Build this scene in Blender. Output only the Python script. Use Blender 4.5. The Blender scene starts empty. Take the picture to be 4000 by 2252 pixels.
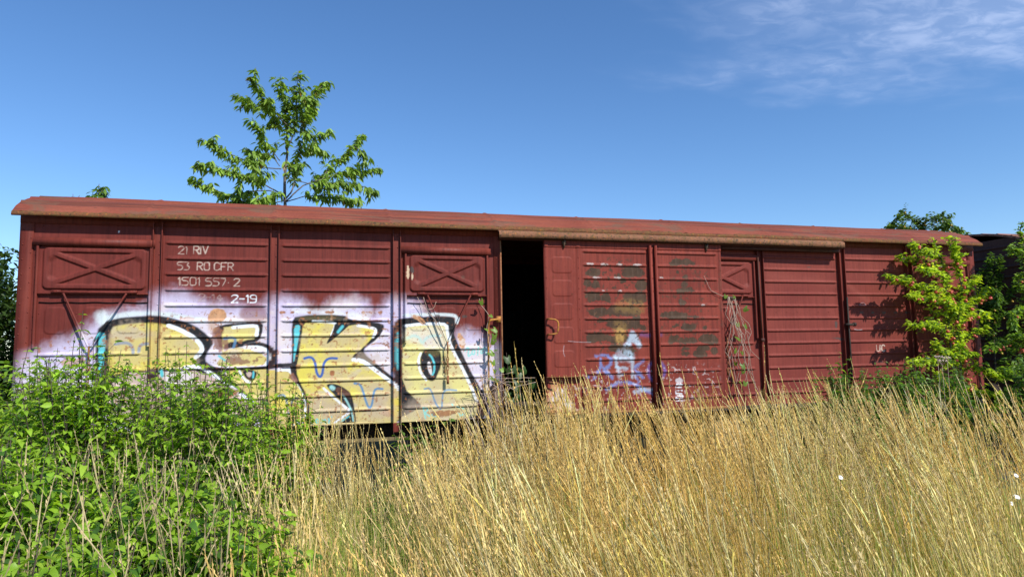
import bpy, math, random
import numpy as np
from mathutils import Vector, Matrix
R_ = math.radians
rng = np.random.default_rng(7)
random.seed(7)
scene = bpy.context.scene
COL = scene.collection

# ------------------------------------------------------------------ camera
cam_d = bpy.data.cameras.new("camera"); cam = bpy.data.objects.new("camera", cam_d); COL.objects.link(cam)
CAM = Vector((-3.3387, -8.0056, 1.5987))
yaw, pitch, roll = 0.275037, 0.095284, -0.018553
fw = Vector((math.sin(yaw)*math.cos(pitch), math.cos(yaw)*math.cos(pitch), math.sin(pitch)))
rt = Vector((math.cos(yaw), -math.sin(yaw), 0)); up = rt.cross(fw)
rr = math.cos(roll)*rt + math.sin(roll)*up; uu = -math.sin(roll)*rt + math.cos(roll)*up
cam.matrix_world = Matrix(((rr.x, uu.x, -fw.x, CAM.x), (rr.y, uu.y, -fw.y, CAM.y), (rr.z, uu.z, -fw.z, CAM.z), (0, 0, 0, 1)))
cam_d.sensor_width = 36; cam_d.lens = 23.5326; cam_d.clip_end = 5000; cam_d.clip_start = .05
scene.camera = cam

# ------------------------------------------------------------------ light
SUN_EL, SUN_AZ = 43.0, 26.0      # azimuth measured from -Y (towards the camera side) to +X
sd = Vector((math.sin(R_(SUN_AZ))*math.cos(R_(SUN_EL)), -math.cos(R_(SUN_AZ))*math.cos(R_(SUN_EL)), math.sin(R_(SUN_EL))))
sun_d = bpy.data.lights.new("sun", 'SUN'); sun_d.energy = 5.0; sun_d.angle = R_(.53); sun_d.color = (1, .955, .88)
sun = bpy.data.objects.new("sun", sun_d); COL.objects.link(sun); sun.location = (10, -20, 30)
sun.rotation_euler = (-sd).to_track_quat('-Z', 'Y').to_euler()
world = bpy.data.worlds.new("World"); scene.world = world; world.use_nodes = True
nt = world.node_tree; nt.nodes.clear()
W = lambda t: nt.nodes.new(t)
out = W('ShaderNodeOutputWorld'); bg = W('ShaderNodeBackground'); sky = W('ShaderNodeTexSky')
sky.sky_type = 'NISHITA'; sky.sun_disc = False; sky.sun_elevation = R_(SUN_EL)
sky.sun_rotation = math.atan2(sd.x, sd.y); sky.altitude = 100; sky.air_density = 1.0; sky.dust_density = 0.05; sky.ozone_density = 5.0
bg.inputs['Strength'].default_value = .14
# thin cirrus sheet in the upper right of the sky, laid out on the sphere of directions
tc = W('ShaderNodeTexCoord'); sep = W('ShaderNodeSeparateXYZ'); nt.links.new(tc.outputs['Generated'], sep.inputs[0])
def wm(op, a, b=None, c=None):
    n = W('ShaderNodeMath'); n.operation = op
    for i, v in enumerate((a, b, c)):
        if v is None: continue
        if isinstance(v, (int, float)): n.inputs[i].default_value = v
        else: nt.links.new(v, n.inputs[i])
    return n.outputs[0]
zc = wm('MAXIMUM', sep.outputs[2], .05)
px, py = wm('DIVIDE', sep.outputs[0], zc), wm('DIVIDE', sep.outputs[1], zc)   # point on a flat cloud layer
cmb = W('ShaderNodeCombineXYZ'); nt.links.new(px, cmb.inputs[0]); nt.links.new(py, cmb.inputs[1])
def wnoise(scale, det, rough, dist, vec):
    n = W('ShaderNodeTexNoise'); n.inputs['Scale'].default_value = scale; n.inputs['Detail'].default_value = det
    n.inputs['Roughness'].default_value = rough; n.inputs['Distortion'].default_value = dist; nt.links.new(vec, n.inputs['Vector']); return n.outputs[0]
mp = W('ShaderNodeMapping'); mp.inputs['Rotation'].default_value = (0, 0, R_(-25)); mp.inputs['Scale'].default_value = (1, 1.5, 1); nt.links.new(cmb.outputs[0], mp.inputs[0])
nA = wnoise(8.5, 5, .58, .5, mp.outputs[0]); nB = wnoise(2.2, 3, .5, .3, mp.outputs[0])
CLOUD_C = (1.86, 1.12)
dx, dy = wm('SUBTRACT', px, CLOUD_C[0]), wm('SUBTRACT', py, CLOUD_C[1])
dd = wm('SQRT', wm('ADD', wm('MULTIPLY', wm('MULTIPLY', dx, dx), .8), wm('MULTIPLY', wm('MULTIPLY', dy, dy), .62)))
dd = wm('SUBTRACT', dd, wm('MULTIPLY', wm('SUBTRACT', nB, .5), 1.0))
def wramp(v, a, b, c, d):
    n = W('ShaderNodeMapRange'); n.interpolation_type = 'SMOOTHSTEP'; nt.links.new(v, n.inputs[0])
    for i, q in enumerate((a, b, c, d)): n.inputs[i+1].default_value = q
    return n.outputs[0]
sheet = wramp(dd, 0.20, 1.05, 1, 0); rip = wramp(nA, .36, .70, .42, 1)
cl = wm('MULTIPLY', wm('MULTIPLY', sheet, rip), .46)
mixn = W('ShaderNodeMix'); mixn.data_type = 'RGBA'; nt.links.new(cl, mixn.inputs['Factor']); mixn.inputs['B'].default_value = (5.2, 6.0, 8.0, 1)
hs = W('ShaderNodeHueSaturation'); hs.inputs['Saturation'].default_value = 1.13; hs.inputs['Hue'].default_value = .503; hs.inputs['Value'].default_value = 1.08; nt.links.new(sky.outputs[0], hs.inputs['Color'])
nt.links.new(hs.outputs[0], mixn.inputs['A']); nt.links.new(mixn.outputs['Result'], bg.inputs['Color']); nt.links.new(bg.outputs[0], out.inputs[0])
scene.view_settings.view_transform = 'Standard'; scene.view_settings.look = 'None'; scene.view_settings.exposure = .14; scene.view_settings.gamma = 1
scene.cycles.max_bounces = 6; scene.cycles.diffuse_bounces = 3; scene.cycles.transmission_bounces = 3; scene.cycles.transparent_max_bounces = 6

# ------------------------------------------------------------------ helpers
def tag(o, label=None, cat=None, group=None, kind=None):
    for k, v in (('label', label), ('category', cat), ('group', group), ('kind', kind)):
        if v: o[k] = v
    return o
def empty(name, loc, **kw):
    o = bpy.data.objects.new(name, None); COL.objects.link(o); o.location = loc; o.empty_display_size = .2
    o['_loc'] = [0, 0, 0]; del o['_loc']
    return tag(o, **kw)
class MB:
    """mesh collector in world coordinates"""
    def __init__(s): s.v = []; s.f = []; s.n = 0; s.c = []; s.hascol = False
    def add(s, V, F, col=None):
        V = np.asarray(V, dtype=np.float64).reshape(-1, 3)
        if isinstance(F, np.ndarray): s.f.append(F + s.n)
        else:
            for k in (3, 4):
                g = [f for f in F if len(f) == k]
                if g: s.f.append(np.array(g) + s.n)
        s.v.append(V); s.n += len(V)
        if col is not None: s.hascol = True
        c = np.ones((len(V), 4)) if col is None else np.asarray(col, dtype=np.float64)
        if c.ndim == 1: c = np.tile(c, (len(V), 1))
        if c.shape[1] == 3: c = np.hstack([c, np.ones((len(c), 1))])
        s.c.append(c)
    def box(s, x0, x1, y0, y1, z0, z1, M=None):
        V = np.array([(x, y, z) for x in (x0, x1) for y in (y0, y1) for z in (z0, z1)])
        if M is not None: V = V @ np.array(M.to_3x3()).T + np.array(M.translation)
        s.add(V, [(0, 1, 3, 2), (4, 6, 7, 5), (0, 4, 5, 1), (2, 3, 7, 6), (0, 2, 6, 4), (1, 5, 7, 3)])
    def tube(s, pts, r, n=6, col=None, cap=True):
        P = np.asarray(pts, float); r = np.broadcast_to(r, (len(P),)).astype(float)
        T = np.gradient(P, axis=0); T /= np.linalg.norm(T, axis=1)[:, None] + 1e-9
        ref = np.array([.3, .2, .93]); ref = ref if abs(T[0] @ ref) < .9 else np.array([1., 0, .1])
        A = np.cross(T, ref); A /= np.linalg.norm(A, axis=1)[:, None] + 1e-9; B = np.cross(T, A)
        a = np.arange(n)*2*np.pi/n
        V = P[:, None] + r[:, None, None]*(np.cos(a)[None, :, None]*A[:, None] + np.sin(a)[None, :, None]*B[:, None])
        F = []
        for i in range(len(P)-1):
            for j in range(n): F.append((i*n+j, i*n+(j+1) % n, (i+1)*n+(j+1) % n, (i+1)*n+j))
        V = V.reshape(-1, 3)
        if cap:
            V = np.vstack([V, P[0], P[-1]]); m = len(P)*n
            for j in range(n): F.append((m, (j+1) % n, j)); F.append((m+1, m-n+j, m-n+(j+1) % n))
        s.add(V, F, col)
    def cyl(s, a, b, r, n=16): s.tube([a, b], r, n)
    def dome(s, c, r, ax=(0, -1, 0), n=6, h=.8):
        ax = np.array(ax, float); t = np.cross(ax, (.2, .1, .97)); t /= np.linalg.norm(t); b = np.cross(ax, t); c = np.array(c, float)
        V = []
        for k, (rr_, hh) in enumerate(((1, 0), (.75, .6), ())[:2]):
            for j in range(n):
                q = 2*math.pi*j/n; V.append(c + r*rr_*(math.cos(q)*t+math.sin(q)*b) + ax*hh*h*r)
        V.append(c+ax*h*r); F = [(j, (j+1) % n, n+(j+1) % n, n+j) for j in range(n)] + [(n+j, n+(j+1) % n, 2*n) for j in range(n)]
        s.add(V, F)
    def grid(s, P, col=None):
        """P: (a,b,3) array of points"""
        a, b = P.shape[:2]; i = np.arange(a*b).reshape(a, b)
        F = np.stack([i[:-1, :-1], i[1:, :-1], i[1:, 1:], i[:-1, 1:]], -1).reshape(-1, 4)
        s.add(P.reshape(-1, 3), F, col)
    def build(s, name, mat, parent=None, smooth=True, origin=None, colname='tint'):
        V = np.vstack(s.v)
        if origin is None: origin = (0, 0, 0) if parent is None else tuple(parent_loc(parent))
        V = V - np.array(origin)
        me = bpy.data.meshes.new(name)
        quads = [f for f in s.f if f.shape[1] == 4]; tris = [f for f in s.f if f.shape[1] == 3]
        q = np.vstack(quads) if quads else np.zeros((0, 4), int); t = np.vstack(tris) if tris else np.zeros((0, 3), int)
        idx = np.concatenate([q.ravel(), t.ravel()]).astype(np.int32)
        starts = np.concatenate([np.arange(len(q))*4, len(q)*4 + np.arange(len(t))*3]).astype(np.int32)
        me.vertices.add(len(V)); me.vertices.foreach_set('co', V.astype(np.float32).ravel())
        me.loops.add(len(idx)); me.loops.foreach_set('vertex_index', idx)
        me.polygons.add(len(starts)); me.polygons.foreach_set('loop_start', starts)
        if smooth: me.polygons.foreach_set('use_smooth', np.ones(len(starts), bool))
        me.update(calc_edges=True); me.validate()
        if s.hascol:
            at = me.attributes.new(colname, 'FLOAT_COLOR', 'POINT'); at.data.foreach_set('color', np.vstack(s.c).astype(np.float32).ravel())
        me.materials.append(mat)
        o = bpy.data.objects.new(name, me); COL.objects.link(o)
        if parent is not None: o.parent = parent
        else: o.location = origin
        return o
def parent_loc(p):
    l = np.zeros(3)
    while p is not None: l += np.array(p.location); p = p.parent
    return l
def vnoise(x, y, seed=0):
    """value noise in numpy"""
    def h(i, j):
        n = (i.astype(np.int64)*374761393 + j.astype(np.int64)*668265263 + seed*974711) & 0x7fffffff
        n = ((n ^ (n >> 13))*1274126177) & 0x7fffffff
        return ((n ^ (n >> 16)) & 0xffff)/65535.
    xi, yi = np.floor(x), np.floor(y); fx, fy = x-xi, y-yi; fx = fx*fx*(3-2*fx); fy = fy*fy*(3-2*fy)
    a, b, c, d = h(xi, yi), h(xi+1, yi), h(xi, yi+1), h(xi+1, yi+1)
    return (a*(1-fx)+b*fx)*(1-fy)+(c*(1-fx)+d*fx)*fy
def fbm(x, y, f, o=3, seed=0):
    s, a, t = 0, 1., 0
    for k in range(o): s = s + a*vnoise(x*f, y*f, seed+k); t += a; a *= .55; f *= 2.07
    return s/t
sstep = lambda a, b, x: (lambda t: t*t*(3-2*t))(np.clip((x-a)/(b-a), 0, 1))

# ------------------------------------------------------------------ materials
def newmat(name):
    m = bpy.data.materials.new(name); m.use_nodes = True; n = m.node_tree; n.nodes.clear()
    return m, n
class NT:
    def __init__(s, n): s.n = n
    def node(s, t, **kw):
        x = s.n.nodes.new(t)
        for k, v in kw.items(): setattr(x, k, v)
        return x
    def link(s, a, b): s.n.links.new(a, b)
    def coord(s, scale=(1, 1, 1), which='Object'):
        g = s.node('ShaderNodeNewGeometry') if which == 'Position' else s.node('ShaderNodeTexCoord')
        m = s.node('ShaderNodeMapping'); m.inputs['Scale'].default_value = scale; s.link(g.outputs[which], m.inputs[0]); return m.outputs[0]
    def noise(s, vec, scale, det=4, rough=.55, dist=0):
        x = s.node('ShaderNodeTexNoise'); x.inputs['Scale'].default_value = scale; x.inputs['Detail'].default_value = det
        x.inputs['Roughness'].default_value = rough; x.inputs['Distortion'].default_value = dist; s.link(vec, x.inputs['Vector']); return x.outputs[0]
    def rng(s, v, a, b, c=0, d=1):
        x = s.node('ShaderNodeMapRange'); s.link(v, x.inputs[0])
        for i, q in enumerate((a, b, c, d)): x.inputs[i+1].default_value = q
        return x.outputs[0]
    def mix(s, f, a, b):
        x = s.node('ShaderNodeMix', data_type='RGBA')
        for k, v in (('Factor', f), ('A', a), ('B', b)):
            if isinstance(v, (int, float)): x.inputs[k].default_value = v
            elif isinstance(v, tuple): x.inputs[k].default_value = v + (1,) if len(v) == 3 else v
            else: s.link(v, x.inputs[k])
        return x.outputs['Result']
    def math(s, op, a, b=None):
        x = s.node('ShaderNodeMath', operation=op)
        for i, v in enumerate((a, b)):
            if v is None: continue
            if isinstance(v, (int, float)): x.inputs[i].default_value = v
            else: s.link(v, x.inputs[i])
        return x.outputs[0]
    def bump(s, h, strength=.3, dist=.01):
        x = s.node('ShaderNodeBump'); x.inputs['Strength'].default_value = strength; x.inputs['Distance'].default_value = dist; s.link(h, x.inputs['Height']); return x.outputs[0]
    def out(s, col, rough=.6, normal=None, spec=.4, metal=0, trans=0, tcol=None):
        b = s.node('ShaderNodeBsdfPrincipled'); o = s.node('ShaderNodeOutputMaterial')
        if isinstance(col, tuple): b.inputs['Base Color'].default_value = col + (1,)
        else: s.link(col, b.inputs['Base Color'])
        if isinstance(rough, (int, float)): b.inputs['Roughness'].default_value = rough
        else: s.link(rough, b.inputs['Roughness'])
        b.inputs['Specular IOR Level'].default_value = spec; b.inputs['Metallic'].default_value = metal
        if normal is not None: s.link(normal, b.inputs['Normal'])
        if trans:
            t = s.node('ShaderNodeBsdfTranslucent'); mx = s.node('ShaderNodeMixShader'); mx.inputs[0].default_value = trans
            if tcol is not None: s.link(tcol, t.inputs[0])
            elif isinstance(col, tuple): t.inputs[0].default_value = col + (1,)
            else: s.link(col, t.inputs[0])
            s.link(b.outputs[0], mx.inputs[1]); s.link(t.outputs[0], mx.inputs[2]); s.link(mx.outputs[0], o.inputs[0])
        else: s.link(b.outputs[0], o.inputs[0])
def red_paint(name, ca, cb, cdark, paint=True, streak=1., rough=.55, lichen=0):
    m, n = newmat(name); t = NT(n)
    st = t.noise(t.coord((34, 34, 1.6), 'Position'), 1.0, 4, .6, .2)
    big = t.noise(t.coord((1, 1, 1), 'Position'), 1.3, 4, .6, .4)
    fine = t.noise(t.coord((1, 1, 1), 'Position'), 22, 5, .65, .2)
    c = t.mix(t.rng(big, .35, .66), ca, cb)
    c = t.mix(t.math('MULTIPLY', t.rng(st, .50, .68), .55*streak), c, cdark)
    c = t.mix(t.math('MULTIPLY', t.rng(st, .50, .34), .30*streak), c, tuple(min(1, q*1.35) for q in cb))
    c = t.mix(t.math('MULTIPLY', t.rng(fine, .60, .72), .45), c, (.10, .035, .018))
    spot = t.noise(t.coord((1, 1, 1), 'Position'), 6.5, 6, .75, .6)
    c = t.mix(t.math('MULTIPLY', t.rng(spot, .665, .70), .75), c, (.075, .032, .018))
    if name.startswith('roof_paint'):
        lon = t.noise(t.coord((.35, 9, 9), 'Position'), 1.6, 4, .6, .1); pat = t.noise(t.coord((.7, 2.2, 2.2), 'Position'), 1.7, 6, .7, .5)
        c = t.mix(t.math('MULTIPLY', t.rng(lon, .50, .58), .7), c, (.105, .040, .030))
        c = t.mix(t.math('MULTIPLY', t.rng(pat, .53, .61), .75), c, (.15, .085, .055))
        sp = t.noise(t.coord((1, 2.5, 2.5), 'Position'), 9, 5, .7, .5); c = t.mix(t.rng(sp, .66, .70), c, (.07, .04, .03))
    if lichen:
        l = t.noise(t.coord((1, 1, 1), 'Position'), 14, 6, .7, .5)
        c = t.mix(t.rng(l, .46-.05*lichen, .60), c, (.15, .085, .035)); l2 = t.noise(t.coord((1, 1, 1), 'Position'), 40, 4, .6, 0)
        c = t.mix(t.rng(l2, .62, .68), c, (.40, .15, .03)); c = t.mix(t.rng(l2, .44, .36), c, (.055, .042, .025))
    if paint:
        a = t.node('ShaderNodeAttribute', attribute_name='paint')
        wear = t.noise(t.coord((1, 1, 1), 'Position'), 42, 4, .7, .3)
        pc = t.mix(t.math('MULTIPLY', t.rng(st, .54, .72), .13), a.outputs['Color'], (.30, .20, .16))
        pc = t.mix(t.math('MULTIPLY', t.rng(fine, .62, .70), .5), pc, (.26, .12, .07))
        al = t.math('MULTIPLY', a.outputs['Alpha'], t.rng(wear, .70, .62, .25, 1))
        c = t.mix(al, c, pc)
    t.out(c, t.rng(fine, .3, .7, rough-.1, rough+.12), t.bump(t.math('ADD', fine, st), .25, .004), .08 if 'roof' in name else .2)
    return m
M = {}
M['wall'] = red_paint('wall_paint', (.120, .021, .016), (.168, .031, .023), (.078, .015, .012), rough=.66)
M['door'] = red_paint('door_paint', (.168, .028, .019), (.222, .042, .027), (.095, .018, .013), rough=.66)
M['wallr'] = red_paint('wall_paint_right', (.158, .028, .021), (.21, .042, .030), (.095, .018, .014), streak=.7, rough=.66)
M['trim'] = red_paint('trim_paint', (.130, .023, .016), (.185, .037, .025), (.08, .016, .012), paint=False)
M['trimp'] = red_paint('trim_paint_sprayed', (.130, .023, .016), (.185, .037, .025), (.08, .016, .012))
M['roof'] = red_paint('roof_paint', (.21, .056, .035), (.265, .078, .048), (.16, .046, .031), paint=False, streak=.4, rough=.62)
M['roof2'] = red_paint('roof_paint_faded', (.30, .13, .09), (.36, .17, .12), (.2, .08, .05), paint=False, streak=.4, rough=.7)
M['lip'] = red_paint('roof_edge_paint', (.12, .050, .030), (.20, .070, .036), (.07, .038, .024), paint=False, streak=.3, rough=.9, lichen=1)
M['gutter'] = red_paint('gutter_paint', (.20, .085, .048), (.26, .12, .065), (.14, .06, .04), paint=False, streak=.5, rough=.8, lichen=-.6)
M['brown'] = red_paint('old_brown_paint', (.065, .024, .018), (.10, .036, .025), (.04, .015, .012), paint=False)
def simple(name, ca, cb, scale=8, rough=.7, spec=.3, metal=0, bs=.2):
    m, n = newmat(name); t = NT(n); f = t.noise(t.coord((1, 1, 1), 'Position'), scale, 5, .6, .3)
    t.out(t.mix(t.rng(f, .35, .65), ca, cb), rough, t.bump(f, bs, .01), spec, metal); return m
M['dark'] = simple('underframe_steel', (.018, .013, .011), (.04, .025, .018))
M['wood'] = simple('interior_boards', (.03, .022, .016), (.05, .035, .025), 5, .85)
M['yellow'] = simple('chipped_yellow_paint', (.50, .23, .035), (.30, .11, .04), 30)
M['rusty'] = simple('rust', (.20, .075, .03), (.34, .15, .07), 24, .85)
M['steel'] = simple('rail_steel', (.07, .045, .03), (.12, .07, .04), 10, .6)
M['bark'] = simple('grey_bark', (.09, .075, .062), (.19, .165, .145), 30, .85, .2)
M['barkd'] = simple('dark_bark', (.05, .037, .03), (.10, .075, .06), 30, .85, .2)
M['vinestem'] = simple('dry_vine', (.38, .27, .20), (.55, .42, .33), 20, .8, .2)
M['ground'] = simple('dry_soil', (.12, .085, .045), (.20, .16, .07), 3, .95, .1)
M['ballast'] = simple('ballast', (.05, .045, .04), (.12, .11, .10), 25, .95, .1, 0, .8)
def tinted(name, rough=.5, trans=.3, tboost=(1.25, 1.15, .6), spec=.35, vary=8):
    m, n = newmat(name); t = NT(n); a = t.node('ShaderNodeAttribute', attribute_name='tint')
    f = t.noise(t.coord((1, 1, 1), 'Position'), vary, 3, .6, 0)
    g = t.node('ShaderNodeHueSaturation'); t.link(a.outputs['Color'], g.inputs['Color']); t.link(t.rng(f, .3, .7, .82, 1.18), g.inputs['Value'])
    mul = t.node('ShaderNodeMix', data_type='RGBA', blend_type='MULTIPLY'); mul.inputs['Factor'].default_value = 1
    t.link(g.outputs[0], mul.inputs['A']); mul.inputs['B'].default_value = tboost + (1,)
    t.out(g.outputs[0], rough, None, spec, 0, trans, mul.outputs['Result']); return m
M['leaf'] = tinted('leaf_green', .40, .48, (1.6, 1.55, .55), .42, 5)
M['leafd'] = tinted('leaf_cherry', .42, .32, (1.5, 1.5, .5), .4, 5)
M['grass'] = tinted('dry_grass', .55, .25, (1.1, 1.0, .7), .25, 1.3)
M['fruit'] = simple('plum_skin', (.42, .04, .03), (.52, .13, .05), 9, .35, .5)
M['fruity'] = simple('yellow_plum_skin', (.55, .33, .06), (.42, .30, .05), 9, .35, .5)
M['petal'] = simple('white_petals', (.75, .74, .70), (.8, .8, .76), 9, .8)
M['umbel'] = simple('dry_umbel', (.52, .38, .33), (.62, .48, .42), 9, .8)
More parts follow.
